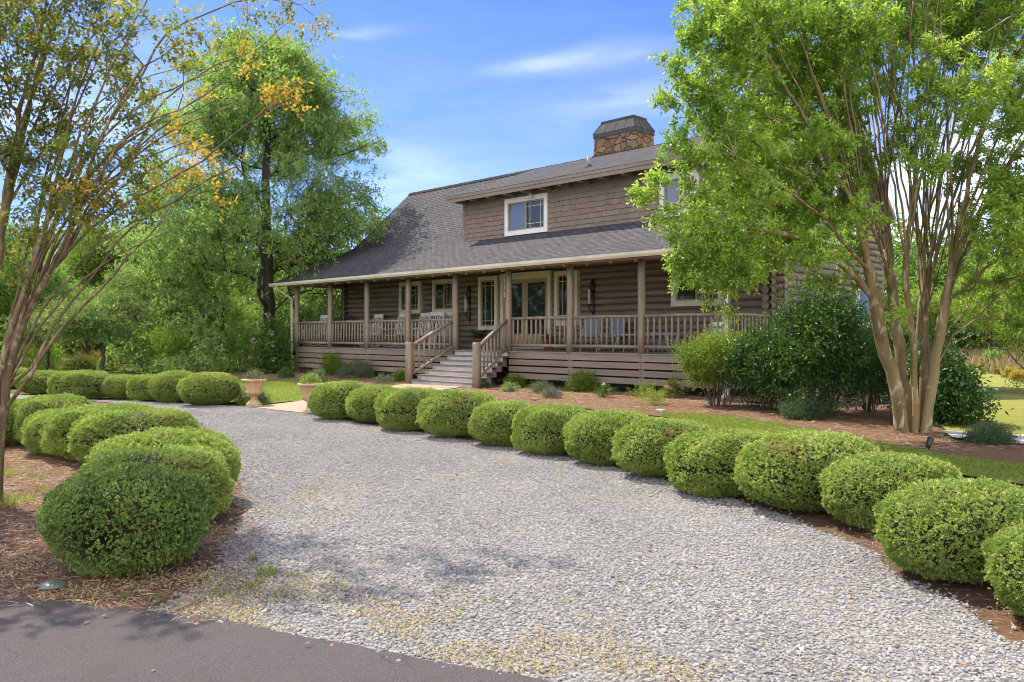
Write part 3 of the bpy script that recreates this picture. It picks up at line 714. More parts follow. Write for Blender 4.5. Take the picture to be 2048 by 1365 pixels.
def house_roof():
    mb = MB(); prof = [(EB, EZ), (.6, 0), (1.9, 0), (KB-.25, 0), (KB, 0), (KB+.3, 0), (RB, RZ_), (8.0, 0), (BKW+.45, 0)]
    prof = [(b, roofz(b)) for b, z in prof]
    prof = [(b, z + (.05 if abs(b-KB) < .28 else 0)) for b, z in prof]      # soft kink where the slopes meet
    uvs = []; acc = 0
    th = .17
    for (b0, z0), (b1, z1) in zip(prof, prof[1:]):
        L = math.hypot(b1-b0, z1-z0)
        for i in range(12):
            x0 = A0R + (A1R-A0R)*i/12; x1 = A0R + (A1R-A0R)*(i+1)/12
            mb.face([(x0,b0,z0),(x1,b0,z0),(x1,b1,z1),(x0,b1,z1)], 0); uvs += [(x0,acc),(x1,acc),(x1,acc+L),(x0,acc+L)]
        mb.face([(A0R,b0,z0-th),(A0R,b1,z1-th),(A1R,b1,z1-th),(A1R,b0,z0-th)], 1); uvs += [(0,0)]*4
        for aa in (A0R, A1R):
            q = [(aa,b0,z0),(aa,b1,z1),(aa,b1,z1-th),(aa,b0,z0-th)]
            mb.face(q if aa < 0 else q[::-1], 2); uvs += [(0,0)]*4
        acc += L
    b, z = prof[0]; mb.face([(A0R,b,z),(A0R,b,z-th),(A1R,b,z-th),(A1R,b,z)], 2); uvs += [(0,0)]*4
    b, z = prof[-1]; mb.face([(A0R,b,z),(A1R,b,z),(A1R,b,z-th),(A0R,b,z-th)], 2); uvs += [(0,0)]*4
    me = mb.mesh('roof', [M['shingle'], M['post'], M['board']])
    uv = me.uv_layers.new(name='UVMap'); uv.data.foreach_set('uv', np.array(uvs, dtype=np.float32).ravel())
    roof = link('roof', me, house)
    mb = MB()
    n = 24
    for i in range(n):      # ridge cap shingles
        x0 = A0R + (A1R-A0R)*i/n; x1 = x0 + (A1R-A0R)/n + .02
        mb.face([(x0,RB-.14,RZ_-.085),(x1,RB-.14,RZ_-.095),(x1,RB,RZ_+.035),(x0,RB,RZ_+.045)])
        mb.face([(x0,RB,RZ_+.045),(x1,RB,RZ_+.035),(x1,RB+.14,RZ_-.095),(x0,RB+.14,RZ_-.085)])
    mb.build('ridge_cap', M['ridge'], roof)
    # gutter: open trough
    mb = MB(); g = [(EB+.01, EZ-.02), (EB-.0, EZ-.13), (EB-.09, EZ-.14), (EB-.125, EZ-.08), (EB-.125, EZ-.012), (EB-.11, EZ-.012), (EB-.105, EZ-.075), (EB-.08, EZ-.125), (EB-.015, EZ-.118)]
    for (b0,z0),(b1,z1) in zip(g, g[1:]): mb.face([(A0R-.02,b0,z0),(A1R+.02,b0,z0),(A1R+.02,b1,z1),(A0R-.02,b1,z1)][::-1])
    for aa in (A0R-.02, A1R+.02): mb.face([(aa,b,z) for b, z in g[:5]])
    mb.build('gutter', M['gutter'], roof)
    for aa, xo in ((-.13, -.32), (LEN+.12, .1)):
        mb = MB()
        mb.tube([(aa+xo, EB-.06, EZ-.12), (aa+xo, EB-.06, EZ-.24), (aa, -.17, EZ-.62), (aa, -.17, EZ-.8), (aa, -.17, .28), (aa-.0, -.35, .17)], .042, 4, sm=False)
        mb.build('downspout', M['gutter'], roof)
    return roof
roof = house_roof()

def dormer():
    a0, a1 = 7.42, 17.6; bF = 1.8; zF = 6.57; sl = (RZ_ - zF) / (RB - bF)
    zt = zF + sl*(WB-bF) - .2
    root = MB()
    zb = roofz(WB) - .02
    root.box((a0, WB, zb), (a1, WB+.15, zt))
    for aa in (a0, a1-.15):
        root.box((aa, WB+.15, zb), (aa+.15, KB, zt+.2)); 
        n = 8
        for i in range(n):
            b0 = KB + (RB-KB)*i/n; b1 = KB+(RB-KB)*(i+1)/n
            zz0, zz1 = roofz(b0)-.1, roofz(b1)-.1; t0, t1 = zF+sl*(b0-bF)-.18, zF+sl*(b1-bF)-.18
            for q in (aa, aa+.15): root.face([(q,b0,zz0),(q,b1,zz1),(q,b1,t1),(q,b0,t0)])
    d = root.build('dormer', M['board'], house)
    # shakes: individual boards with uneven butts
    mb = MB(); tint = []
    z = zb - .02; row = 0
    wins = DORM_WIN
    while z < zt:
        a = a0 + .06 + (row % 2)*-.03
        while a < a1 - .06:
            w = random.uniform(.08, .24); e = min(a + w, a1 - .05)
            lo = z + random.uniform(-.012, .016); hi = min(z + .2, zt)
            if not any(a > w0+.03 and e < w1-.03 and lo > zz0+.03 and hi < zz1-.03 for w0, w1, zz0, zz1 in wins) and e - a > .03:
                f = .036 + random.uniform(-.006, .006)
                pts = [(a,WB-f,lo),(e-.006,WB-f,lo+random.uniform(-.006,.006)),(e-.006,WB-.006,hi),(a,WB-.006,hi)]
                mb.face(pts); mb.face([(a,WB,lo),(e-.006,WB,lo),(e-.006,WB-f,lo),(a,WB-f,lo)]); mb.face([(a,WB-f,lo),(a,WB-.006,hi),(a,WB,hi),(a,WB,lo)])
                tint += [random.random()]*3
            a = e
        z += .165; row += 1
    me = mb.mesh('shake_siding', M['shake']); at = me.attributes.new('tint','FLOAT','FACE'); at.data.foreach_set('value', tint); link('shake_siding', me, d)
    for q0, q1 in ((a0-.02, a0+.09), (a1-.09, a1+.02)):
        cb = MB(); cb.box((q0, WB-.05, zb), (q1, WB-.001, zt)); cb.build('corner_board', M['board'], d)
    # shed roof with fascia
    mb = MB(); uvs = []; r0, r1 = 7.2, 17.85
    L = math.hypot(RB-bF, RZ_-zF); off = .012
    for i in range(6):
        x0 = r0+(r1-r0)*i/6; x1 = r0+(r1-r0)*(i+1)/6
        mb.face([(x0,bF-.05,zF+off-.018),(x1,bF-.05,zF+off-.018),(x1,RB-.02,RZ_+off),(x0,RB-.02,RZ_+off)], 0); uvs += [(x0+.13,0),(x1+.13,0),(x1+.13,L),(x0+.13,L)]
    mb.face([(r0,bF,zF-.16),(r0,RB,RZ_-.16),(r1,RB,RZ_-.16),(r1,bF,zF-.16)], 1); uvs += [(0,0)]*4
    for aa in (r0, r1):
        mb.face([(aa,bF-.05,zF+off-.018),(aa,RB-.02,RZ_+off),(aa,RB,RZ_-.16),(aa,bF,zF-.16)], 1); uvs += [(0,0)]*4
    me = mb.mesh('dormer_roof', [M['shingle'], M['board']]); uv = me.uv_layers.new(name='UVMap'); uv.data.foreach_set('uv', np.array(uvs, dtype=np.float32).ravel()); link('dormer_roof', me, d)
    fb = MB(); fb.box((r0, bF-.035, zF-.03), (r1, bF-.003, zF-.008)); fb.box((r0, bF-.05, zF-.115), (r1, bF-.003, zF-.03)); fb.box((r0, bF-.028, zF-.24), (r1, bF-.003, zF-.117)); fb.build('fascia', M['board'], d)
    tl = MB()
    for i in range(13):
        aa = r0 + .35 + i*.82
        tl.box((aa, bF+.02, zF-.27), (aa+.09, WB-.035, zF-.165))
    tl.build('rafter_tail', M['post'], d)
    vp = MB(); va, vb = 12.72, 3.0; vz = zF + sl*(vb-bF)
    vp.tube([(va,vb,vz-.05),(va,vb,vz+.33)], .055, 12); vp.lathe([(.17,-.06),(.15,.02),(.07,.1)], 14, 1, (va,vb,vz)); vp.build('vent_pipe', [M['post'], M['bronze']], d)
    fl = MB(); fa, fz = FR(1068, 393, WB); fl.box((fa-.04, WB-.2, fz-.02), (fa+.04, WB-.1, fz+.06)); fl.ball((fa-.06, WB-.22, fz-.05), .05); fl.ball((fa+.06, WB-.22, fz-.05), .05); fl.build('floodlight', M['whitewood'], d)
    return d

def window(parent, a0, a1, z0, z1, b, trim, tw, style, pane='pane', depth=.185, sash=.05):
    """flat-trimmed window: trim > sash, pane; a0..z1 are the outer edges of the trim"""
    w = MB(); f = b - depth; bk = b - .002
    w.box((a0, f, z1-tw*1.15), (a1, bk, z1)); w.box((a0, f, z0), (a1, bk, z0+tw*1.1))
    w.box((a0, f+.002, z0+tw*1.1), (a0+tw, bk, z1-tw*1.15)); w.box((a1-tw, f+.002, z0+tw*1.1), (a1, bk, z1-tw*1.15))
    win = w.build('window', M[trim], parent)
    i0, i1, j0, j1 = a0+tw, a1-tw, z0+tw*1.1, z1-tw*1.15
    s = MB(); sf = f + .035; sb = f + .075
    s.box((i0, sf, j0), (i1, sb, j0+sash)); s.box((i0, sf, j1-sash), (i1, sb, j1))
    s.box((i0, sf+.002, j0+sash), (i0+sash, sb, j1-sash)); s.box((i1-sash, sf+.002, j0+sash), (i1, sb, j1-sash))
    if style == 'slider':
        m = (i0+i1)/2; s.box((m-sash*.7, sf-.008, j0+sash), (m+sash*.7, sb, j1-sash))
    s.build('sash', M['sash'], win)
    def prairie(x0, x1, y0, y1):
        g = MB(); e = min(.14, (x1-x0)*.24); t = .008
        for x in (x0+e, x1-e): g.box((x-t, sb-.018, y0), (x+t, sb-.008, y1))
        for y in (y0+e, y1-e): g.box((x0, sb-.017, y-t), (x1, sb-.009, y+t))
        g.build('muntin', M['cream'], win)
    if style == 'slider': prairie((i0+i1)/2+sash*.7, i1-sash, j0+sash, j1-sash)
    if style == 'prairie': prairie(i0+sash, i1-sash, j0+sash, j1-sash)
    if style == 'slider' and pane == 'pane_curtain':
        m = (i0+i1)/2
        for x0, x1, mt in ((i0+sash, m-sash*.7, 'pane_curtain'), (m+sash*.7, i1-sash, 'pane')):
            p = MB(); p.face([(x0, sb-.006, j0+sash), (x1, sb-.006, j0+sash), (x1, sb-.006, j1-sash), (x0, sb-.006, j1-sash)]); p.build('pane', M[mt], win)
    else:
        p = MB(); p.face([(i0+.01, sb-.006, j0+.01), (i1-.01, sb-.006, j0+.01), (i1-.01, sb-.006, j1-.01), (i0+.01, sb-.006, j1-.01)])
        p.build('pane', M[pane], win)
    return win

def rect(u0, u1, v0, v1, b):     # left edge u0, right edge u1, top v0 and bottom v1 at the left edge
    a0, zt = FR(u0, v0, b); _, zb = FR(u0, v1, b); a1, _ = FR(u1, v0, b); return a0, a1, zb, zt
DW1 = rect(1012.3, 1097, 400, 474, WB); DW2 = rect(1322, 1400, 352, 437, WB)
DORM_WIN = [DW1, DW2]
d_ = dormer()
window(d_, *DW1, WB, 'white', .14, 'slider', 'pane_curtain', .08, .045)
window(d_, *DW2, WB, 'white', .14, 'slider', 'pane_curtain', .08, .045)
FBX = WB
wins = [(805, 847, 566, 628.5, 'prairie'), (872, 917, 561, 627, 'slider'), (963.6, 1001, 555, 661, 'prairie'), (1116, 1162, 544, 652, 'prairie'), (1349, 1452, 543, 614, 'slider')]
for u0, u1, v0, v1, st in wins:
    window(house, *rect(u0, u1, v0, v1, FBX), FBX, 'cream', .12 if u1-u0 < 60 else .14, st)
# right gable windows (seen through the tree)
def gable_window(b0, b1, z0, z1):
    w = MB(); a = LEN
    for lo, hi in (((b0, z0), (b1, z0+.12)), ((b0, z1-.12), (b1, z1)), ((b0, z0+.12), (b0+.12, z1-.12)), ((b1-.12, z0+.12), (b1, z1-.12))):
        w.box((a+.0, lo[0], lo[1]), (a+.13, hi[0], hi[1]))
    win = w.build('window', M['white'], house)
    p = MB(); p.face([(a+.095, b0+.1, z0+.1), (a+.095, b1-.1, z0+.1), (a+.095, b1-.1, z1-.1), (a+.095, b0+.1, z1-.1)]); p.build('pane', M['pane'], win)
gable_window(7.35, 8.7, 1.9, 3.4); gable_window(4.4, 5.6, 4.2, 5.5); gable_window(5.75, 7.2, 4.2, 6.3)

def front_door():
    a0, zt = FR(1006, 549, FBX); a1, _ = FR(1106.4, 546, FBX); z0 = DZ
    tw = .13
    f = MB(); b0 = FBX-.14
    f.box((a0, b0, z0), (a0+tw, FBX-.002, zt-.22)); f.box((a1-tw, b0, z0), (a1, FBX-.002, zt-.22)); f.box((a0-.02, b0-.004, zt-.22), (a1+.02, FBX-.002, zt))
    fr = f.build('door_frame', M['cream'], house)
    i0, i1 = a0+tw, a1-tw; m = (i0+i1)/2; top = zt-.22
    for x0, x1, hx in ((i0, m-.004, 1), (m+.004, i1, -1)):
        d = MB(); y0, y1 = FBX-.115, FBX-.082; st = .12
        d.box((x0, y0, z0+.02), (x0+st, y1, top)); d.box((x1-st, y0, z0+.02), (x1, y1, top)); d.box((x0+st, y0, top-.14), (x1-st, y1, top)); d.box((x0+st, y0, z0+.02), (x1-st, y1, z0+.52))
        d.box((x0+st+.08, y0-.012, z0+.14), (x1-st-.08, y0-.001, z0+.42))
        dr = d.build('door', M['doorwood'], house)
        g = MB(); g.face([(x0+st-.01, y1-.012, z0+.5), (x1-st+.01, y1-.012, z0+.5), (x1-st+.01, y1-.012, top-.12), (x0+st-.01, y1-.012, top-.12)]); g.build('glass', M['pane'], dr)
        h = MB(); hx_ = x1-st/2 if hx > 0 else x0+st/2
        h.tube([(hx_, y0-.002, z0+1.0), (hx_, y0-.05, z0+1.0), (hx_-hx*.1, y0-.055, z0+1.0)], .012, 6); h.box((hx_-.02, y0-.008, z0+.92), (hx_+.02, y0-.001, z0+1.1)); h.build('handle', M['bronze'], dr)
front_door()

def porch():
    d = MB(); n = 0
    y = -.06
    while y < WB:
        d.box((-.06, y, DZ-.035), (LEN+.06, min(y+.135, WB-.01), DZ)); y += .14
    d.build('porch_floor', M['deck'], house)
    f = MB()
    step0, step1 = 9.62, 12.16
    for x0, x1 in ((-.04, step0), (step1, LEN+.04)):
        f.box((x0, -.045, DZ-.21), (x1, -.012, DZ-.037))
        for k in range(3):
            z1 = DZ-.245-k*.2; f.box((x0, -.04, z1-.155), (x1, -.015, z1))
    for k in range(4):      # right and left ends
        z1 = DZ-.037-k*.2; z0 = z1-.17
        f.box((LEN+.012, 0, z0), (LEN+.04, WB, z1)); f.box((-.04, 0, z0), (-.012, WB, z1))
    for i in range(9):
        aa = i*LEN/8
        if step0 < aa < step1-.01: continue
        f.box((aa-.07, -.012, .0), (aa+.07, .1, DZ-.05)); f.box((aa-.002, -.047, DZ-.83), (aa+.002, -.046, DZ-.05), 1)
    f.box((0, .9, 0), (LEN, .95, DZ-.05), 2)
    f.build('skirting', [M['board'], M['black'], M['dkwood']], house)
    bm = MB(); z = 3.69
    bm.tube([(-.2, 0, z), (LEN+.2, 0, z)], .11, 12); bm.tube([(0, 0, z-.01), (0, WB, z-.01)], .1, 10); bm.tube([(LEN, 0, z-.01), (LEN, WB, z-.01)], .1, 10)
    bm.build('porch_beam', M['post'], house)
    rf = MB()
    a = .35
    while a < LEN:
        p0 = (a, -.5, roofz(-.5)-.23); p1 = (a, WB-.1, roofz(WB-.1)-.23); rf.tube([p0, p1], .055, 6); a += .8
    rf.build('rafter', M['post'], house)
    for i in range(9):
        aa = i*LEN/8; p = MB()
        w = [random.uniform(-.006, .006) for _ in range(6)]
        p.tube([(aa+w[k], w[5-k], DZ + (3.6-DZ)*k/5) for k in range(6)], [.105, .104, .101, .1, .1, .097], 14)
        p.build('porch_post', M['post'], house)
    bal = MB(); bal.tube([(0,0,0),(.004,.003,.25),(-.003,0,.5),(0,0,.74)], [.03,.033,.031,.028], 8); balm = bal.mesh('baluster', M['post'])
    def rail(p0, p1, n):
        p0, p1 = Vector(p0), Vector(p1); mid = p0.lerp(p1, .5) + Vector((0, 0, .008))
        r = MB(); up = Vector((0,0,1)); 
        r.tube([p0+up*.96, mid+up*.965, p1+up*.96], [.046,.044,.045], 10); r.tube([p0+up*.17, mid+up*.165, p1+up*.17], [.046,.048,.045], 10)
        ob = r.build('railing', M['post'], house)
        for k in range(n):
            q = p0.lerp(p1, (k+.6)/(n+.2)); b = link('baluster', balm, ob, (q.x, q.y, q.z+.19), random.uniform(0, 6))
            b.rotation_euler = (random.uniform(-.012,.012), random.uniform(-.012,.012), random.uniform(0, 6))
    for i in range(8):
        if i == 4: continue
        rail((i*LEN/8+.09, 0, DZ), ((i+1)*LEN/8-.09, 0, DZ), 12)
    rail((LEN, .1, DZ), (LEN, WB-.12, DZ), 12); rail((0, .1, DZ), (0, WB-.12, DZ), 12)
    # stairs, flaring toward the bottom
    s = MB(); R_ = .148; T_ = .262; aL, aR = 9.72, 12.06
    for side in (0, 1):
        pts = []
        for k in range(7):
            zt = DZ - .04 - k*R_; b0 = -.02 - k*T_
            x = (aL - .05*k + .03) if side == 0 else (aR + .05*k - .03)
            s.box((x-.03, b0-T_-.0, .06 if k > 4 else zt-R_-.28), (x+.03, b0+.0, zt-R_-.032))
    st = s.build('stairs', M['board'], house)
    for k in range(7):
        zt = DZ - .003 - k*R_; b0 = -.062 - (k)*T_ + .03
        x0, x1 = aL - .05*k, aR + .05*k
        if k > 0:
            t = MB(); t.box((x0-.09, b0-.02, zt-.036), (x1+.09, b0+T_+.012, zt)); t.build('tread', M['tread'], st)
        r = MB(); r.box((x0-.03, b0+.012, zt-R_), (x1+.03, b0+.03, zt-.037)); r.build('riser', M['riser'], st)
    for aa, px_, ab in ((9.33, 9.68, .02), (12.42, 12.12, 0)):
        nb = -1.58
        p = MB(); p.tube([(aa, nb, .0), (aa+.004, nb, .8), (aa, nb, 1.35), (aa, nb, 1.43)], [.118, .115, .112, .106], 14); p.build('newel_post', M['post'], house)
        r = MB(); t0 = Vector((aa + (px_-aa)*.03, nb+.06, 1.3)); t1 = Vector((px_, -.06, DZ+.93))
        b0 = Vector((aa + (px_-aa)*.03, nb+.08, .42)); b1 = Vector((px_, -.06, DZ+.12))
        r.tube([t0, t0.lerp(t1,.5)+Vector((0,0,.01)), t1], [.05,.052,.05], 10); r.tube([b0, b0.lerp(b1,.5), b1], [.05,.05,.05], 10)
        ob = r.build('stair_railing', M['post'], house)
        for k in range(8):
            q0 = b0.lerp(b1, (k+.5)/8.3); q1 = t0.lerp(t1, (k+.5)/8.3); q1.x, q1.y = q0.x, q0.y
            bb = MB(); h = q1.z - q0.z; bb.tube([(0,0,0),(.003,0,h*.5),(0,0,h)], [.03,.034,.03], 8); bb.build('baluster', M['post'], ob, (q0.x, q0.y, q0.z))
porch()

def chimney():
    a0, a1, b0, b1 = 10.08, 11.95, 6.5, 7.66
    z0, z1 = 7.2, 9.0
    mb = MB(); n = 10; m = 7; kz = 12
    def wob(p): 
        q = Vector(p)*2.3; return .03*noise.noise(q)
    ring = [(a0+(a1-a0)*i/n, b0) for i in range(n)] + [(a1, b0+(b1-b0)*i/m) for i in range(m)] + [(a1-(a1-a0)*i/n, b1) for i in range(n)] + [(a0, b1-(b1-b0)*i/m) for i in range(m)]
    base = len(mb.v); ca, cb_ = (a0+a1)/2, (b0+b1)/2
    for k in range(kz+1):
        z = z0 + (z1-z0)*k/kz
        for x, y in ring:
            w = wob((x, y, z)) + .015*noise.noise(Vector((x, y, z))*7)
            mb.v.append((x+(1 if x > ca else -1)*w, y+(1 if y > cb_ else -1)*w, z))
    N = len(ring)
    for k in range(kz):
        for j in range(N):
            mb.f.append((base+k*N+j, base+k*N+(j+1)%N, base+(k+1)*N+(j+1)%N, base+(k+1)*N+j)); mb.m.append(0); mb.sm.append(False)
    ch = mb.build('chimney', M['stone'], house)
    c = MB(); e = .02
    c.box((a0-e, b0-e, z1-.06), (a1+e, b1+e, z1+.09))
    zb, zt = z1+.092, z1+.5; ins = .2; o = .03
    lo = [(a0-o,b0-o),(a1+o,b0-o),(a1+o,b1+o),(a0-o,b1+o)]; hi = [(a0+ins,b0+ins),(a1-ins,b0+ins),(a1-ins,b1-ins),(a0+ins,b1-ins)]
    for i in range(4):
        j = (i+1) % 4
        c.face([(*lo[i],zb),(*lo[j],zb),(*hi[j],zt),(*hi[i],zt)])
    c.face([(*p, zt) for p in hi]); c.face([(*p, zb) for p in lo][::-1])
    c.box((a0+ins-.02, b0+ins-.02, zt+.002), (a1-ins+.02, b1-ins+.02, zt+.07))
    for nseg, (p, q, pl, ql) in ((4, (lo[0], lo[1], hi[0], hi[1])), (3, (lo[1], lo[2], hi[1], hi[2])), (4, (lo[2], lo[3], hi[2], hi[3])), (3, (lo[3], lo[0], hi[3], hi[0]))):
        for k in range(nseg+1):
            f = k/nseg; A_ = Vector((p[0]+(q[0]-p[0])*f, p[1]+(q[1]-p[1])*f, zb)); B_ = Vector((pl[0]+(ql[0]-pl[0])*f, pl[1]+(ql[1]-pl[1])*f, zt))
            c.tube([A_, B_], .018, 4, 1, sm=False)
    c.build('chimney_cap', [M['capmetal'], M['bronze']], ch)
    f = MB(); f.box((a0-.05, b0-.06, RZ_-.25), (a1+.05, b0-.01, RZ_+.06)); f.build('flashing', M['bronze'], ch)
chimney()

# ------------------------------------------------------------------ things on the porch
def rocking_chair(wood='whitewood', label='', w=.6):
    root = empty('rocking_chair'); tag(root, label, 'rocking chair', 'rocking chairs on the porch')
    h = w/2; m = M[wood]
    s = MB()
    for i in range(7): s.box((-h+.04, -.26+i*.075, .42), (h-.04, -.26+i*.075+.06, .44))
    s.build('seat', m, root)
    b = MB(); lean = .16
    for x in (-h+.03, h-.03): b.tube([(x, .26, .3), (x, .26+.08, .75), (x, .26+lean*1.4, 1.2)], [.022,.022,.02], 6)
    Mx = Matrix.Translation((0,.26+lean*1.32,1.12)) @ Matrix.Rotation(-.2, 4, 'X')
    b.box((-h+.02, -.015, -.05), (h-.02, .015, .07), 0, Mx); b.box((-h+.04, .27, .46), (h-.04, .3, .52))
    for i in range(6):
        x = -h+.1+i*(w-.2)/5; b.tube([(x,.285,.5),(x,.33,.8),(x,.26+lean*1.3,1.08)], [.018]*3, 4, sm=False)
    b.build('backrest', m, root)
    for x in (-h+.01, h-.01):
        a = MB(); a.box((x-.045, -.3, .63), (x+.045, .3, .655)); a.tube([(x,-.24,.1),(x,-.24,.63)], .022, 6); a.tube([(x,.24,.1),(x,.26,.45)], .022, 6); a.build('arm', m, root)
        r = MB(); r.tube([(x, -.5+k*.1, .03+.16*((-.5+k*.1+.02)/.6)**2) for k in range(12)], .022, 5); r.build('rocker', m, root)
    return root
ch0 = None
chairs = [(637, .9, .35, 'whitewood', 'white slatted rocking chair alone near the far left porch corner', .55), (676, 1.5, -.2, 'dkwood', 'dark slatted rocking chair beside the left wall corner of the porch', .55),
          (741, 1.55, .15, 'whitewood', 'white rocking chair between the third porch post and the log wall, left of the windows', .55), (790, 1.5, .15, 'whitewood', 'white rocking chair just left of the post in front of the first window', .55),
          (834, 1.6, .15, 'whitewood', 'white rocking chair right under the first window, beside the wide bench chair', .55), (856, 1.15, .1, 'whitewood', 'widest white rocking chair, its back standing highest above the porch railing', .78), (884, 1.5, .15, 'whitewood', 'white rocking chair under the second window, nearest the front steps', .55)]
for u, b, rz, wood, lab, w in chairs:
    a, _ = FR(u, 640, b); c = rocking_chair(wood, lab, w); c.location = HW(a, b, DZ); c.rotation_euler = (0, 0, HR + rz); c.scale = (1, 1, 1.09)

def sconce(u, v0, v1, label):
    a, zt = FR(u, v0, WB-.09); _, zb = FR(u, v1, WB-.09); root = empty('wall_sconce', HW(a, WB-.1, zb), HR); tag(root, label, 'wall sconce', 'iron candle sconces beside the front door')
    H = zt - zb
    b = MB(); b.box((-.03, .0, .05), (.03, .02, H)); b.tube([(0,0,.1),(0,-.1,.14),(0,-.2,.25),(0,-.2,.32)], .018, 6); b.lathe([(.02,0),(.1,.02),(.1,.035),(.0,.036)], 14, 0, (0,-.2,.31))
    b.tube([(0,-.05,H*.62),(.0,-.14,H*.75),(.03,-.12,H*.92),(0,-.02,H)], [.02,.03,.03,.012], 6); b.ball((.02,-.09,H*.86), .07); b.tube([(-.07,-.02,H*.5),(.07,-.02,H*.9)], .014, 5); b.tube([(0,0,-.12),(0,-.02,.1)], [.005,.02], 6)
    b.build('bracket', M['black'], root)
    c = MB(); c.tube([(0,-.2,.35),(0,-.2,H*.72)], .04, 12); c.build('candle', M['candle'], root)
sconce(940, 572, 645, 'black iron wall sconce with pale candle, left of the front door'); sconce(1187, 558, 632, 'black iron wall sconce with pale candle, right of the front door')

def number_sign():
    a, z = FR(1014, 571, -.112); root = empty('house_number_sign', HW(11.98, -.125, 2.72), HR + R(-38)); tag(root, 'narrow vertical plaque with white number 112 on the porch post right of the steps', 'sign')
    h = .66
    root.location = HW(12.125-.062, -.09, 3.07 - h/2); root.rotation_euler = (0, 0, HR + R(-34))
    b = MB(); b.box((-.055, -.028, .03), (.055, 0, h-.03)); b.box((-.035,-.0275,0),(.035,-.001,.03)); b.box((-.035,-.0275,h-.03),(.035,-.001,h)); b.build('plaque', M['post'], root)
    for k, ch in enumerate('112'):
        cu = bpy.data.curves.new('digit', 'FONT'); cu.body = ch; cu.size = .22; cu.align_x = 'CENTER'; cu.extrude = .004
        to = bpy.data.objects.new('digit', cu); me = bpy.data.meshes.new_from_object(to); bpy.data.objects.remove(to)
        me.materials.clear(); me.materials.append(M['white'])
        o = link('digit', me, root, (0, -.033, h-.225-k*.2)); o.rotation_euler = (R(90), 0, 0)
number_sign()

def fern_pot(u, b, label, big=1.0, mat='lf_fern', pot='terracotta'):
    a, _ = FR(u, 690, b); loc = HW(a, b, DZ)
    root = empty('flower_pot', loc); tag(root, label + ' pot on the porch floor', 'flower pot')
    p = MB(); p.lathe([(.0,0),(.13,0),(.19,.3),(.215,.3),(.215,.36),(.19,.36),(.18,.33)], 20); p.build('pot', M[pot], root)
    d = MB(); d.lathe([(0,.335),(.185,.33)], 16); d.build('soil', M['soil'], root)
    n = 60; fr = []
    P, D, N, T = [], [], [], []
    for i in range(n):
        an = random.uniform(0, 6.28); L = random.uniform(.35, .65)*big; el = random.uniform(.2, 1.3)
        for k in range(14):
            s = k/13; r = L*s*math.cos(el*(1-.3*s)); z = .36 + L*(math.sin(el)*s - .75*s*s*math.cos(el))
            for sd in (-1, 1):
                P.append((math.cos(an)*r, math.sin(an)*r, z)); D.append((-math.sin(an)*sd+math.cos(an)*.5, math.cos(an)*sd+math.sin(an)*.5, -.15)); N.append((0,0,1)); T.append(random.uniform(.1,.9))
    me = leaves_mesh('foliage', np.array(P), np.array(D), np.array(N)*1.0+rng.normal(size=(len(P),3))*.2, .075*big, .022*big, np.array(T), M[mat])
    f = tag(link('potted_fern', me, None, loc), label.replace('clay', '').replace('  ', ' ') + ' arching fern growing in its pot', 'fern')
fern_pot(958, 1.3, 'clay, left of the front door: dark green', 1.0)
fern_pot(1098, 1.5, 'clay, right of the front door behind the railing: bushy green', .8)

def table(name, u, b, w, d, h, mat, label):
    a, _ = FR(u, 690, b); root = empty(name, HW(a, b, DZ), HR); tag(root, label, 'table')
    t = MB(); t.box((-w/2,-d/2,h-.03),(w/2,d/2,h)); t.build('table_top', M[mat], root)
    for x in (-w/2+.05, w/2-.05):
        for y in (-d/2+.05, d/2-.05):
            l = MB(); l.tube([(x,y,0),(x,y,h-.03)], .02, 6); l.build('leg', M[mat], root)
    return root
table('porch_table', 1282, 1.2, .9, .6, .5, 'blue_paint', 'pale blue low table on the porch right of the last full post')
table('porch_table', 1330, 1.4, .55, .5, .52, 'blue_paint', 'small blue side table behind the railing under the right window')
def patio_chair(u, b, rz, mat, label):
    a, _ = FR(u, 690, b); root = empty('patio_chair', HW(a, b, DZ), HR+rz); tag(root, label, 'chair', 'folding chairs on the porch')
    s = MB(); s.box((-.25,-.25,.43),(.25,.25,.46)); s.build('seat', M[mat], root)
    k = MB(); k.box((-.25,.0,0),(.25,.03,.55), 0, Matrix.Translation((0,.24,.46)) @ Matrix.Rotation(-.2,4,'X')); k.build('backrest', M[mat], root)
    for x in (-.24,.24):
        l = MB(); l.tube([(x,-.3,0),(x,.22,.7)], .016, 6); l.build('leg', M['blue_paint'], root); l = MB(); l.tube([(x,.3,0),(x,-.2,.5)], .016, 6); l.build('leg', M['blue_paint'], root)
patio_chair(1180, 1.1, .5, 'grey_plastic', 'slate folding chair just right of the seventh porch post'); patio_chair(1222, 1.5, .1, 'grey_plastic', 'slate folding chair standing midway between two posts below the right sconce'); 
patio_chair(1418, 1.5, -.4, 'grey_plastic', 'slate folding chair beside the white urn at the right porch end')
def white_urn():
    a, _ = FR(1436, 690, 1.0); root = empty('pedestal_urn', HW(a, 1.0, DZ)); tag(root, 'white pedestal urn at the right end of the porch behind the downspout', 'urn')
    p = MB(); p.box((-.17,-.17,0),(.17,.17,.1)); p.lathe([(.13,.1),(.09,.2),(.15,.35),(.17,.6),(.19,.66)], 18); p.build('pedestal', M['whitewood'], root)
    c = MB(); c.lathe([(.12,.66),(.22,.68),(.24,.74),(.1,.8),(.0,.82)], 18); c.build('lid', M['whitewood'], root)
white_urn()

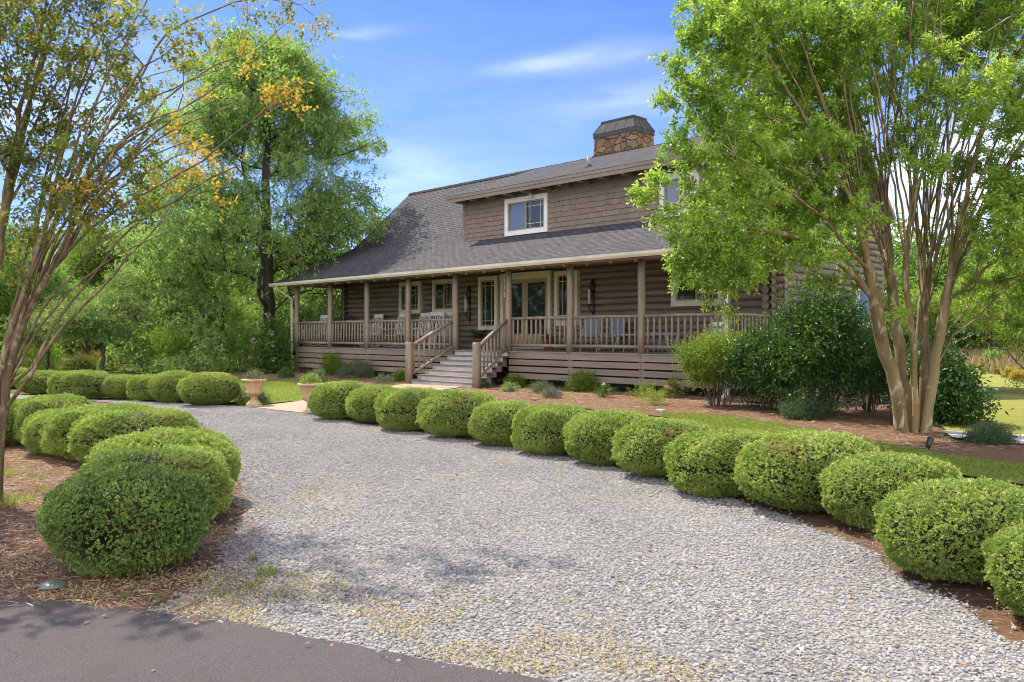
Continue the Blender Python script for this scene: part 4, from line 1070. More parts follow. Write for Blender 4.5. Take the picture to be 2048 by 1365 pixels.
# ------------------------------------------------------------------ boxwoods
BOX = [boxwood_mesh('boxwood_foliage', 14500, .0172, M['lf_box'], 1), boxwood_mesh('boxwood_foliage', 14500, .0172, M['lf_box'], 2, ex=2.3), boxwood_mesh('boxwood_foliage', 14500, .0172, M['lf_box'], 3, ex=2.9), boxwood_mesh('boxwood_foliage', 14500, .0172, M['lf_box'], 4, hollow=(-.3, -.9, -.75, .42))]
BOXN = boxwood_mesh('boxwood_foliage', 15000, .0165, M['lf_boxdk'], 11, hollow=(-.62, -.74, -.45, .58))
BOXN2 = boxwood_mesh('boxwood_foliage', 13000, .0175, M['lf_box'], 12)
BSTEM = stems_mesh('stem', 7, .5, .1, .5, .016, M['bark_dark'])
ROWR, ROWL, ROWF = 'in the row along the right edge of the gravel', 'in the row along the left edge of the gravel', 'in the far row where the gravel bends left'
BUSH = [
 ("R1",-3.32,15.99,.66,.54,.76,34,0,'clipped boxwood at the far end of the right row, touching the right urn'),
 ("R2",-2.51,15.33,.56,.53,.72,34,1,'second boxwood from the right urn '+ROWR),
 ("R3",-1.74,14.15,.60,.53,.75,34,2,'third boxwood from the right urn, in front of the left newel post of the steps'),
 ("R4",-0.85,13.21,.70,.55,.78,34,3,'fourth boxwood from the right urn, large mound in front of the right newel post'),
 ("R5",-0.10,12.22,.58,.50,.68,34,0,'fifth boxwood from the right urn '+ROWR),
 ("R6",0.57,11.36,.56,.49,.69,34,2,'sixth boxwood from the right urn '+ROWR),
 ("R7",1.27,10.51,.64,.51,.71,32,1,'seventh boxwood from the right urn '+ROWR),
 ("R8",1.78,9.59,.66,.51,.69,30,3,'eighth boxwood from the right urn '+ROWR),
 ("R9",2.25,8.53,.68,.51,.66,25,2,'boxwood hiding behind the broad mound that stands before the big multi-stemmed tree'),
 ("R10",2.83,7.75,.76,.56,.75,18,0,'broad boxwood mound with an orange fleck, fourth from the near end of the right row'),
 ("R11",3.23,6.98,.60,.50,.66,14,1,'third boxwood from the near end of the right row, below the spotlight'),
 ("R12",3.05,5.54,.60,.49,.68,12,4,'second boxwood from the near end of the right row, big bright green mound'),
 ("R13",3.25,4.67,.55,.43,.62,10,4,'nearest boxwood of the right row, cut by the photo edge, with rusty leaves'),
 ("L1",-2.68,5.77,.54,.55,.74,12,5,'nearest dark green boxwood with a bare hollow low on its side'),
 ("L2",-3.11,7.17,.61,.54,.67,15,2,'second nearest boxwood of the left row, tucked behind the hollow one'),
 ("L3",-3.33,7.90,.66,.55,.76,20,1,'third boxwood of the left row, sunlit top bulging out over the gravel'),
 ("L4",-4.85,10.61,.74,.55,.70,32,2,'fourth boxwood of the left row, long mound with a shaded blunt left end'),
 ("L5",-5.43,11.04,.74,.55,.72,35,2,'fifth boxwood '+ROWL+', between two overlapping mounds'),
 ("L6",-6.12,11.47,.59,.54,.63,38,2,'sixth boxwood '+ROWL),
 ("L7",-6.81,12.25,.52,.55,.76,38,2,'seventh boxwood '+ROWL+', beside the tree stems'),
 ("L8",-7.60,12.21,.42,.54,.72,38,0,'shaded boxwood behind the stems of the bronze leaved tree'),
 ("F1",-7.05,19.20,.80,.57,.79,70,0,'large boxwood with visible bare stems next to the left urn'),
 ("F2",-8.18,20.02,.65,.50,.80,70,1,'second boxwood from the left urn '+ROWF),
 ("F3",-9.06,20.56,.50,.44,.66,70,2,'third boxwood from the left urn '+ROWF),
 ("F4",-10.03,21.19,.48,.45,.63,70,3,'small boxwood fourth from the left urn '+ROWF),
 ("F5",-10.98,20.96,.78,.56,.75,75,2,'wide boxwood fifth from the left urn, below the red tipped roses'),
 ("F6",-13.15,23.06,.71,.54,.67,75,1,'sixth boxwood from the left urn, partly behind the bronze leaved tree'),
 ("F7",-15.42,25.43,.62,.51,.65,75,0,'farthest boxwood '+ROWF+', at its left end'),
]
PROTO = BOX + [BOXN2, BOXN]
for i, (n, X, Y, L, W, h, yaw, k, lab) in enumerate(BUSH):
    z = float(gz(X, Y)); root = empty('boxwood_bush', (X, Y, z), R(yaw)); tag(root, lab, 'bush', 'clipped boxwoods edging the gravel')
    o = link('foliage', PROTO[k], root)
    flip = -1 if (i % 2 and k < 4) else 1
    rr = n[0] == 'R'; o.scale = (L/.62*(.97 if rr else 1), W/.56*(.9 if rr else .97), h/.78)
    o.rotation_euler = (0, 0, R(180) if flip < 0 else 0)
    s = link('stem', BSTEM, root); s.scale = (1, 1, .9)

# ------------------------------------------------------------------ urns
def urn(u, v, label, plant_label, flip):
    p = G(u, v); s = 1.0
    root = empty('stone_urn', p, .3*flip); tag(root, label, 'urn', 'stone urns flanking the brick path')
    b = MB(); b.box((-.17,-.17,0),(.17,.17,.045)); b.lathe([(.16,.045),(.165,.07),(.14,.1),(.085,.15),(.07,.2),(.085,.225),(.09,.24)], 24); b.build('pedestal', M['urn'], root)
    c = MB(); c.lathe([(.05,.23),(.1,.245),(.16,.28),(.185,.32),(.175,.36),(.165,.37),(.18,.42),(.215,.52),(.235,.57),(.275,.585),(.285,.605),(.28,.625),(.25,.63),(.225,.6),(.2,.57)], 48, 0, (0,0,0), 16, (.3,.53)); c.build('bowl', M['urn'], root)
    d = MB(); d.lathe([(0,.6),(.225,.59)], 18); d.build('soil', M['soil'], root)
    shrub('potted_flowers', (p.x, p.y, p.z+.59), .2, .2, .17, 60, .035, M['lf_grey'] if flip > 0 else M['lf_fresh'], plant_label, 'flowers', None, 0, ns=4, k=5, slen=.09, up=.9, flowers=(M['fl_white'] if flip < 0 else M['fl_pink'], 16, .022, 'spike'), tintoff=.55)
t = NT('weathered_cast_stone'); co = t.coord('Object'); n1 = t.noise(co, 4, 5, .65); n2 = t.noise(t.coord('Object',(1,1,.3)), 9, 5, .6)
c_ = t.ramp(n1, [(.3,(.4,.24,.11)),(.5,(.47,.33,.18)),(.68,(.55,.46,.34))]); c_ = t.mix(t.ramp(n2, [(.5,(0,0,0)),(.75,(.5,.5,.5))]), c_, (.3,.19,.1))
M['urn'] = t.pbr(c_, .85, .2, t.bump(n2, .35, .01))
urn(508, 813, 'tan fluted stone urn left of the brick path, beside the boxwood with bare stems', 'pale green flowers spilling over the left stone urn', 1)
urn(622, 827, 'tan fluted stone urn right of the brick path, half hidden by a boxwood', 'white and pink flowers growing in the right stone urn', -1)

# ------------------------------------------------------------------ garden plants
def bed(name, u, v, wpx, hpx, n, leaf, mat, label, cat='plant', **kw):
    p = G(u, v); s = p.y / F
    return shrub(name, p, wpx*s/2*.84, wpx*s/2*.84*kw.pop('deep', .85), hpx*s*.86, n, leaf, M[mat], label, cat, **kw)
PG = dict(ns=4, k=6)
bed('round_shrub', 799, 765, 34, 28, 160, .035, 'lf_fresh', 'small round bright green shrub at the left foot of the steps', stems=4, slen=.09)
bed('lavender_plant', 768, 770, 40, 18, 90, .05, 'lf_grey', 'grey green lavender with purple spikes left of the steps', stems=0, slen=.14, up=.9, width=.2, flowers=(M['fl_purple'], 26, .028, 'spike'))
bed('upright_shrub', 661, 752, 50, 48, 260, .05, 'lf_fresh', 'loose bright green shrub against the porch skirting, behind the right urn', stems=8, slen=.22, up=.7)
bed('grey_shrub', 712, 757, 88, 40, 420, .05, 'lf_grey', 'wide grey green shrub against the skirting left of the steps', stems=8, slen=.2, up=.8, width=.25)
bed('variegated_plant', 634, 765, 34, 24, 110, .05, 'lf_pale', 'pale variegated plant behind the right stone urn', stems=0, slen=.14)
bed('pink_rose_bush', 668, 748, 36, 34, 50, .045, 'lf_fresh', 'thin rose bush with pink blooms left of the loose green shrub', 'rose bush', stems=6, slen=.2, up=.8, flowers=(M['fl_pink'], 7, .045, 'ball'))
bed('evergreen_mound', 572, 757, 38, 20, 150, .035, 'lf_dark', 'low dark evergreen mound by the left porch downspout', stems=0, slen=.08, tintoff=.6)
bed('lavender_plant', 967, 777, 36, 16, 70, .045, 'lf_grey', 'purple flowering plant at the foot of the right newel post', stems=0, slen=.12, up=.9, width=.2, flowers=(M['fl_purple'], 34, .028, 'spike'))
bed('round_shrub', 1030, 776, 44, 29, 240, .035, 'lf_fresh', 'round bright green shrub right of the steps', stems=4, slen=.09)
bed('silver_plant', 1020, 785, 32, 15, 100, .04, 'lf_pale', 'low silvery white plant in front of the round green shrub', stems=0, slen=.08)
bed('pink_rose_bush', 1018, 770, 46, 42, 40, .045, 'lf_dark', 'tall thin rose with coral pink blooms beside the stair stringer', 'rose bush', stems=6, slen=.2, up=.9, flowers=(M['fl_pink'], 5, .06, 'ball'))
bed('catmint_plant', 1082, 788, 40, 22, 110, .045, 'lf_grey', 'grey leaved catmint with pale lilac flowers in the straw bed', stems=0, slen=.13, up=.9, width=.25, flowers=(M['fl_purple'], 16, .025, 'spike'), tintoff=.65)
bed('catmint_plant', 1104, 798, 34, 16, 80, .045, 'lf_grey', 'smaller catmint with deep purple flowers nearest the boxwoods', stems=0, slen=.12, up=.9, width=.25, flowers=(M['fl_purple'], 30, .026, 'spike'))
bed('grey_shrub', 1124, 774, 56, 28, 260, .045, 'lf_grey', 'rounded blue green shrub under the porch skirting right of the steps', stems=5, slen=.14, up=.8, width=.25, tintoff=.25)
bed('sprawling_shrub', 1163, 784, 62, 36, 130, .06, 'lf_fresh', 'sprawling bright green shrub with open branches before the skirting', stems=9, slen=.24, up=.6)
bed('grey_shrub', 1257, 784, 48, 22, 200, .045, 'lf_grey', 'low rounded green shrub near the brick pier of the porch', stems=4, slen=.12, up=.8, width=.25, tintoff=.3)
bed('white_rose_bush', 1208, 797, 34, 30, 50, .04, 'lf_dark', 'small rose bush with white buds in the straw bed', 'rose bush', stems=6, slen=.14, up=.8, flowers=(M['fl_white'], 6, .035, 'ball'), tintoff=.6)
bed('grass_clump', 1290, 797, 34, 13, 60, .1, 'lf_grass', 'short green grass clump in straw under the porch', 'grass clump', stems=0, slen=.1, up=1, width=.1)
bed('grass_clump', 1306, 812, 26, 14, 50, .1, 'lf_grass', 'grass clump in the straw close behind the boxwood row', 'grass clump', stems=0, slen=.1, up=1, width=.1, tintoff=.7)
bed('pink_rose_bush', 1346, 798, 44, 46, 70, .045, 'lf_fresh', 'rose bush with pink blooms left of the arching shrub', 'rose bush', stems=7, slen=.18, up=.7, flowers=(M['fl_pink'], 9, .05, 'ball'))
bed('nandina_shrub', 1436, 814, 205, 160, 760, .06, 'lf_nand', 'arching shrub with fresh reddish tips at the right porch corner', 'shrub', stems=26, slen=.24, up=.15, shape=.8, base=.45, rad=.011, droop=.05)
bed('grey_shrub', 1606, 840, 82, 30, 260, .05, 'lf_grey', 'low grey green shrub under the tall dark shrubs', stems=4, slen=.13, up=.8, width=.3, tintoff=.25)
bed('juniper_shrub', 1978, 889, 90, 34, 420, .035, 'lf_grey', 'low spreading juniper by the pale path', 'shrub', stems=4, slen=.12, up=.3, width=.3, tintoff=.15)
dk = dict(stems=16, up=.2, ns=5, k=6, lumpy=.6)
def big(u, v, Y, rx, ry, h, n, mat, label, leaf=.06, base=.25, **kw):
    X = (u-1024)/F*Y; return shrub('tall_shrub', (X, Y, float(gz(X, Y))), rx, ry, h, n, leaf, M[mat], label, 'shrub', base=base, **{**dk, **kw})
big(1545, 0, 16.6, .75, .8, 1.55, 400, 'lf_dark', 'tall dark evergreen shrub at the house corner right of the reddish tipped shrub', tintoff=.32, shell=.3, slen=.34, leaf=.085, width=.4, droop=.08)
big(1645, 0, 15.4, .82, .85, 2.2, 560, 'lf_dark', 'wide dark shrub left of the big multi-stemmed tree with some bright leaf tips', tintoff=.4, shell=.3, slen=.36, leaf=.085, width=.4, droop=.08)
big(1738, 0, 16.2, .6, .65, 1.6, 330, 'lf_dark', 'dark shrub directly behind the trunks of the big multi-stemmed tree', tintoff=.32, shell=.3, slen=.34, leaf=.085, width=.4, droop=.08)
big(1872, 0, 14.3, .36, .45, 1.1, 160, 'lf_dark', 'dark glossy camellia at the right of the big tree trunks', leaf=.1, base=.1, width=.5, tintoff=.35)
big(1915, 0, 13.9, .34, .34, .55, 70, 'lf_dark', 'low dark branch shrub at the end of the pale path', leaf=.09, base=.05, width=.5)
bed('willowy_shrub', 484, 745, 110, 132, 460, .075, 'lf_fresh', 'airy yellow green shrub with upright wands left of the porch', 'shrub', stems=18, slen=.5, up=1.1, width=.28, shape=.4, tintoff=.62)
bed('hydrangea_bush', 541, 748, 80, 122, 700, .09, 'lf_dark', 'hydrangea with faded pink flower heads beside the left porch downspout', 'shrub', stems=10, slen=.2, up=.2, flowers=(M['fl_hyd'], 13, .115, 'ball'), tintoff=.62, width=.6)
bed('low_shrub', 505, 808, 58, 34, 190, .05, 'lf_pale', 'loose pale green shrub right behind the left stone urn', 'shrub', stems=6, slen=.14, tintoff=.25)
bed('rose_hedge_bush', 160, 745, 70, 32, 190, .09, 'lf_rosy', 'red tipped rose bush behind the wide far boxwood', 'rose bush', stems=6, slen=.3, tintoff=.3)
bed('rose_hedge_bush', 205, 742, 60, 34, 170, .09, 'lf_rosy', 'orange tipped rose bush behind the small far boxwood', 'rose bush', stems=6, slen=.3, tintoff=.5)
bed('leafy_bush', 62, 745, 130, 95, 420, .1, 'lf_bgl', 'bright green bush beyond the far boxwoods, behind the bronze leaved tree stems', 'shrub', stems=9, slen=.35, base=.0)

# ------------------------------------------------------------------ the two big crape myrtles
def blob_targets(blobs, n, Y0, dy, sq=1.0):
    w = np.array([b[2]**2 for b in blobs]); w = w / w.sum(); out = []; src = []
    for i, b in enumerate(blobs):
        Yb = Y0 + (b[3] if len(b) > 3 else rng.uniform(-dy, dy)); c = np.array(AT(b[0], b[1], Yb))
        m = max(2, int(n * w[i] + .5)); d = rand_dir(m) * (rng.random((m, 1)) ** .45)
        out.append(c + d * b[2] * np.array([1, 1.25, sq])); src += [i]*m
    return np.concatenate(out), np.array(src)

def right_tree():
    Y = 12.95; base = AT(1828, 880, Y); root = empty('crape_myrtle_tree', (base.x, base.y, float(gz(base.x, base.y))))
    tag(root, 'large multi-stemmed tree with smooth tan trunks and fresh green leaves, right of the house', 'tree')
    o = np.array(root.location)
    tr = Tree()
    def S(pts, par=-1, r=None): return tr.stem([np.array(AT(u, v, Y + d)) for u, v, d in pts], par, .25, .012, r)
    def near(u, v, d): q = np.array(AT(u, v, Y+d)); return int(np.argmin(np.linalg.norm(np.array(tr.P) - q, axis=1)))
    S([(1806,885,-.05),(1797,800,-.08),(1784,740,-.1),(1763,680,-.15),(1752,600,-.3),(1738,540,-.4),(1705,400,-.7),(1650,220,-1.0),(1590,40,-1.3),(1560,-80,-1.5)])
    S([(1815,885,.1),(1812,790,.1),(1800,700,.2),(1786,600,.35),(1772,440,.8),(1757,260,1.2),(1725,60,1.6),(1705,-90,1.9)])
    S([(1830,888,-.12),(1830,790,-.15),(1828,700,-.25),(1815,600,-.4),(1812,520,-.5),(1832,380,-.8),(1856,200,-1.2),(1845,0,-1.6),(1850,-120,-1.8)])
    S([(1842,886,.08),(1846,780,.1),(1850,680,.15),(1850,600,.25),(1858,520,.4),(1882,400,.7),(1902,240,1.1),(1918,60,1.5),(1935,-100,1.7)])
    S([(1850,888,-.08),(1862,780,-.1),(1878,680,-.15),(1892,600,-.2),(1903,530,-.3),(1934,390,-.4),(1980,200,-.6),(2030,0,-.8),(2065,-90,-1)])
    S([(1822,884,.2),(1822,780,.25),(1838,640,.5),(1842,520,.8),(1800,330,1.3),(1790,150,1.8),(1800,-60,2.2)])
    S([(1905,672,.0),(1950,640,.1),(2005,585,.2),(2080,535,.3),(2170,490,.4)], near(1868,730,-.12))
    S([(1915,640,.2),(1960,600,.5),(2010,540,.8),(2070,470,1.2)], near(1878,690,-.1))
    S([(1728,575,-.35),(1690,535,-.6),(1640,495,-.8),(1565,468,-1.0),(1490,455,-1.2),(1410,428,-1.4),(1330,402,-1.5)], near(1748,600,-.3))
    S([(1700,500,-.7),(1640,430,-1.1),(1560,370,-1.5),(1470,310,-1.8),(1400,250,-2)], near(1738,545,-.4))
    S([(1690,330,.5),(1600,230,.9),(1500,120,1.2),(1430,30,1.4)], near(1772,450,.8))
    S([(1640,330,-.5),(1560,250,-.8),(1470,190,-.9),(1390,130,-1)], near(1705,400,-.7))
    S([(1800,470,-1),(1770,330,-1.8),(1720,180,-2.4),(1680,40,-2.8)], near(1812,520,-.5))
    blobs = [(1420,25,.55),(1490,40,.8),(1580,20,.8),(1380,120,.38),(1455,130,.75),(1560,120,.9),(1660,80,.9),(1760,50,.8),(1860,30,.8),(1960,30,.8),(2060,60,.8),
     (1340,195,.24),(1415,215,.6),(1520,220,.85),(1620,190,.85),(1700,200,.6),(1360,290,.26),(1440,310,.65),(1540,310,.85),(1640,300,.7),
     (1305,365,.3),(1275,385,.16),(1395,410,.25),(1620,505,.42),(1700,500,.36),(1665,425,.5),(1730,430,.3),(1470,400,.75),(1570,400,.75),(1655,390,.5),(1345,455,.28),(1430,480,.55),(1510,480,.62),(1600,470,.42),(1690,460,.26),
     (1350,525,.18),(1410,550,.42),(1465,560,.36),(1470,615,.14),(1640,560,.24),(1715,560,.18),
     (1500,-80,1.2),(1700,-120,1.3),(1900,-120,1.3),(2100,-60,1.3),(2250,100,1.2),
     (1780,170,.6),(1880,160,.6),(1960,190,.6),(2040,220,.7),(1840,320,.36),(1930,350,.38),(2030,370,.55),(2120,300,1),(1955,500,.3),(2015,480,.45),(2065,570,.42),(2150,450,.9),(1990,565,.22),(1795,625,.1),(1810,290,.36),(1740,330,.36),(1905,80,.6),(1700,60,.6),(1935,450,.35),(2000,420,.5),(1905,520,.16),(2040,500,.5),(1960,590,.22),(2050,625,.35),(1930,580,.15),(1470,520,.5),(1400,500,.4)]
    blobs = [(b[0], b[1], b[2], (-1.3 if b[0] < 1480 else rng.uniform(-1.6, 1.4))) for b in blobs]
    for i in range(56):      # slim upright shoots that fill the fan
        q = random.choice([(1738,540,-.4),(1760,500,.6),(1815,600,-.4),(1812,520,-.5),(1850,600,.25),(1858,520,.4),(1892,600,-.2),(1903,530,-.3),(1842,520,.8),(1772,440,.8),(1830,690,-.25),(1850,640,.2),(1786,600,.35)])
        f = (q[0]-1818)*.75 + random.uniform(-95, 95); d = q[2] + random.uniform(-.3, .3); e = random.uniform(-1.3, 1.5)
        S([(q[0]+f*.25+random.uniform(-10,10), q[1]-110, d), (q[0]+f*.8, q[1]-260, d+e*.4), (q[0]+f*1.6, q[1]-430, d+e*.8), (q[0]+f*2.3, q[1]-590, d+e)], near(*q), (random.uniform(.014, .024), .005))
    S([(1486,500,-1.2),(1478,560,-1.2),(1474,615,-1.2)], near(1490,455,-1.2), (.012,.005))
    T, src = blob_targets(blobs, 3200, Y, 1.2)
    out = tr.grow(T, .22, .25, .5, .1)
    tr.P = [p - o for p in tr.P]
    link('trunk', tr.tubes(.1, .0033, M['bark_myrtle'], 'trunk', 0, .25), root)
    P, D, N, t = shoots(T - o, out, 9, .17, 7, .028, .3, .8, .04)
    side = np.repeat(np.array([noise.noise(Vector(p * .9)) for p in T]) * .22, 63)
    link('crown', leaves_mesh('crown', P, D, N,   .072*rng.uniform(.65, 1.3, len(P)), .036*rng.uniform(.8, 1.2, len(P)), .42 + t + side, M['lf_rmyr'], .22), root)
right_tree()

def left_tree():
    Y = 8.0; base = AT(-12, 1010, Y); root = empty('crape_myrtle_tree', (base.x, base.y, 0)); o = np.array(root.location)
    tag(root, 'leaning multi-stemmed tree with thin bronze and orange leaves at the left edge', 'tree')
    tr = Tree()
    def S(pts, par=-1, r=(.02,.006)): return tr.stem([np.array(AT(u, v, Y + d)) for u, v, d in pts], par, .18, .01, r)
    def near(u, v, d): q = np.array(AT(u, v, Y+d)); return int(np.argmin(np.linalg.norm(np.array(tr.P) - q, axis=1)))
    S([(-5,1015,.0),(0,900,0),(12,780,0),(30,690,-.05),(70,600,-.1),(130,510,-.2),(220,430,-.3),(330,365,-.4),(430,300,-.5),(540,215,-.6),(590,195,-.65)])
    S([(-18,1015,.1),(-5,850,.1),(22,690,.2),(62,540,.3),(130,400,.5),(215,250,.6),(290,140,.6),(335,65,.6),(420,25,.5),(520,-5,.5),(600,10,.4)])
    S([(-25,1015,-.1),(-12,850,-.1),(14,680,-.1),(55,570,-.1),(95,440,0),(150,300,.1),(215,150,.2),(290,10,.3),(330,-90,.4)])
    S([(-40,1015,.05),(-30,800,.1),(-18,600,.2),(8,430,.3),(45,270,.4),(90,100,.5),(120,-60,.6)])
    S([(-28,1015,.2),(-8,800,.3),(25,620,.5),(60,480,.7),(120,300,.9),(165,130,1.0),(200,-40,1.1)])
    S([(65,735,.0),(105,655,.05),(180,560,.1),(265,455,.15),(360,400,.2),(455,375,.2)], near(12,800,0))
    S([(60,755,-.15),(130,650,-.3),(200,580,-.45),(290,480,-.6),(380,380,-.7),(480,330,-.8)], near(8,830,0))
    S([(85,560,.3),(160,450,.4),(250,330,.5),(330,200,.6),(430,130,.7),(490,110,.7)], near(40,640,.2))
    S([(110,520,-.3),(180,380,-.5),(270,260,-.6),(360,220,-.6),(450,160,-.6)], near(70,600,-.1))
    S([(-60,600,.1),(-90,400,.2),(-120,200,.3),(-140,0,.4)], near(-20,700,.2))
    ol = [(40,90,.42),(120,30,.45),(190,130,.34),(60,230,.36),(160,250,.36),(25,340,.26),(220,320,.26),(120,380,.32),(230,410,.22),(300,300,.2),(60,430,.22),(255,230,.26),(340,100,.2),(260,50,.26),(400,60,.16),(500,20,.16),(600,15,.13),(640,50,.11,.4),(612,75,.08,.4),(480,70,.1),(30,500,.16),(200,470,.16),(150,330,.25),(90,160,.3),(300,180,.18),(310,420,.14),(20,20,.4),(200,20,.3),(100,440,.25),(180,420,.25),(280,360,.2),(370,130,.14),(440,90,.12),(560,40,.12),(30,560,.12),(60,300,.3),(130,120,.3),(240,140,.25)]
    ye = [(545,190,.17),(590,215,.1),(575,180,.1),(485,120,.12),(520,185,.1),(400,180,.1),(370,285,.16),(410,310,.14),(440,345,.1),(335,360,.16),(180,385,.2),(450,385,.1),(390,350,.12),(350,250,.1),(230,390,.14)]
    up = [(60,-110,.55),(-100,100,.8),(-150,300,.7),(-80,450,.4),(-120,-60,.7)]
    bl = ol + ye + up
    for i in range(30):
        q = random.choice([(22,690,.2),(62,540,.3),(70,600,-.1),(55,570,-.1),(60,480,.7),(130,510,-.2),(8,430,.3),(95,440,0),(12,780,0)])
        e = random.uniform(-.5, .5); s_ = random.uniform(.25, 1.15)
        S([(q[0]+70*s_, q[1]-130, q[2]+e*.3), (q[0]+190*s_, q[1]-290+40*s_, q[2]+e*.7), (q[0]+330*s_, q[1]-430+110*s_, q[2]+e)], near(*q), (.016,.004))
    T, src = blob_targets(bl, 1150, Y, .7)
    out = tr.grow(T, .16, .2, 1.2, .06)
    tr.P = [p - o for p in tr.P]
    link('trunk', tr.tubes(.068, .0024, M['bark_left'], 'trunk', 0, .3), root)
    P, D, N, t = shoots(T - o, out, 4, .15, 6, .03, .2, .75, .02)
    isy = np.repeat((src >= len(ol)) & (src < len(ol)+len(ye)), 24)
    warm = np.repeat(np.clip((T[:, 0] + 3.6) * .12, -.1, .2), 24)
    tint = np.where(isy, .78 + t*.5, .38 + t*.85 + warm*.7)
    link('crown', leaves_mesh('crown', P, D, N,   .05*rng.uniform(.7, 1.3, len(P)), .03*rng.uniform(.8, 1.2, len(P)), tint, M['lf_lmyr'], .15), root)
left_tree()

# ------------------------------------------------------------------ the oak left of the house, and the trees behind
def oak():
    Y = 36.; base = G(534, 742); base = Vector(((534-1024)/F*Y, Y, .12)); root = empty('oak_tree', base); tag(root, 'tall pyramidal oak with feathery green foliage left of the house roof', 'tree')
    tr = Tree(); H = 14.2
    tr.stem([(0,0,0),(.05,0,4),(-.1,.1,8),(.0,0,11),(-.3,0,13.6)], -1, .4, .03)
    prof = [(0,5.2),(1.2,6.2),(3.2,6.1),(5,5.6),(6.5,5.3),(8.2,5.1),(9.6,4.0),(10.8,3.2),(12,2.7),(13,1.9),(14,.6)]
    zs = np.array([p[0] for p in prof]); rs = np.array([p[1] for p in prof])
    T = []
    nb = 185
    for i in range(nb):         # branch sprays: flat layered fans with gaps between
        z = .9 + 12.9 * ((i + random.random()) / nb) ** 1.12; an = i * 2.399 + random.uniform(-.4, .4)
        Rm = float(np.interp(z, zs, rs)) * random.uniform(.72, 1.12)
        tilt = -.28 if z < 4 else .05 if z < 8 else .45
        m = int(9 + 15 * Rm / 5)
        for _ in range(m):
            r = Rm * random.uniform(.3, 1) ** .7; a2 = an + random.gauss(0, .17) * (1.3 - r / Rm * .5)
            T.append((math.cos(a2)*r, math.sin(a2)*r, z + tilt*r + random.gauss(0, .16)))
    T = np.array(T); T[:, 2] = np.maximum(T[:, 2], .35)
    W_ = T + np.array(base); qa = ((W_[:, 0]-XO) - (W_[:, 1]-YO)) * K; qb = ((W_[:, 0]-XO) + (W_[:, 1]-YO)) * K
    T = T[~((qa > -1.6) & (qb > -3.5) & (W_[:, 2] < np.array([roofz(min(max(b, EB), 9.2)) for b in qb]) + .5))]
    out = tr.grow(T, .5, .15, .35, -.05)
    link('trunk', tr.tubes(.3, .011, M['bark_dark'], 'trunk'), root)
    P, D, N, t = shoots(T, out, 6, .5, 7, .2, .02, .55, .15)
    link('crown', leaves_mesh('crown', P, D, N, .19*rng.uniform(.6, 1.25, len(P)), .075*rng.uniform(.7, 1.2, len(P)), .38 + t + np.repeat(np.array([noise.noise(Vector(p*.5)) for p in T])*.25, 42), M['lf_oak'], .2), root)
oak()

def bgtree_parts(h, r, base, nT, mat, leaf, seed, lumps=9, flat=1.0, trunk_r=.16, multi=1, lean=0):
    st = np.random.default_rng(seed); tr = Tree()
    for m in range(multi):
        a = m*2.4+seed; tr.stem([(math.cos(a)*.1*(multi>1), math.sin(a)*.1*(multi>1), 0), (math.cos(a)*.25*(multi>1)+lean*.3, math.sin(a)*.25*(multi>1), h*.35), (math.cos(a)*r*.3*(multi>1)+lean, math.sin(a)*r*.3*(multi>1), h*.78)], -1, h/24, .04)
    C = nrm(st.normal(size=(lumps, 3))) * st.uniform(.3, .75, (lumps, 1)) * np.array([r, r, (h-base)/2]) + np.array([lean*.7, 0, (h+base)/2])
    rad = st.uniform(.32, .55, lumps) * r
    k = st.integers(0, lumps, nT); d = nrm(st.normal(size=(nT, 3))) * (st.random((nT, 1)) ** .5)
    T = C[k] + d * rad[k][:, None] * np.array([1, 1, flat]); T[:, 2] = np.clip(T[:, 2], base*.7+.1, h)
    if flat < .5: T[:, 2] = np.round(T[:, 2] / (h*.13)) * h*.13 + st.normal(0, h*.012, nT)
    out = tr.grow(T, h/22, .2, .8, .05)
    tm = tr.tubes(trunk_r, .012, M['bark_dark'], 'trunk')
    P, D, N, t = shoots(T, out, 5, leaf*3.5, 6, leaf*1.6, .1, .6, .05)
    lump = np.repeat(np.array([noise.noise(Vector(p*.6)) for p in T])*.25, 30)
    cm = leaves_mesh('crown', P, D, N, leaf*st.uniform(.6, 1.3, len(P)), leaf*.5*st.uniform(.8, 1.2, len(P)), .42 + t + lump, M[mat])
    return tm, cm
BG = {'a': bgtree_parts(10, 3.6, 1.2, 620, 'lf_bg', .17, 3), 'b': bgtree_parts(10, 3.0, 1.5, 560, 'lf_bg', .17, 5, 11), 'c': bgtree_parts(9, 3.4, .8, 600, 'lf_bgl', .16, 8), 'd': bgtree_parts(4.6, 2.9, 1.5, 620, 'lf_dog', .13, 9, 10, .42, .1), 'e': bgtree_parts(10, 2.4, .5, 560, 'lf_oak', .16, 12, 12, 1.2)}
def place(kind, u, vtop, Y, name, label, group, wid=1.0, rz=None):
    hp = {'a': 10, 'b': 10, 'c': 9, 'd': 4.6, 'e': 10}[kind]; X = (u-1024)/F*Y; z = float(gz(X, Y))
    s = (CH + (670-vtop)/F*Y - z) / hp * 1.02
    root = empty(name, (X, Y, z), random.uniform(0, 6.28) if rz is None else rz); tag(root, label, 'tree', group)
    root.scale = (s*wid, s*wid, s)
    link('trunk', BG[kind][0], root); link('crown', BG[kind][1], root)
WG = 'trees of the wood behind the garden'
place('d', 205, 585, 31, 'dogwood_tree', 'layered dogwood with pale creamy leaf tips, left of the oak', 'dogwoods at the edge of the wood', 1.0)
place('d', 95, 610, 33, 'dogwood_tree', 'wide dogwood behind the stems of the bronze leaved tree', 'dogwoods at the edge of the wood', 1.05)
place('d', 300, 560, 36, 'dogwood_tree', 'taller dogwood between the layered dogwood and the oak', 'dogwoods at the edge of the wood', .9)
place('c', 345, 635, 33, 'young_tree', 'low yellow green tree under the left branches of the oak', WG, 1.1)
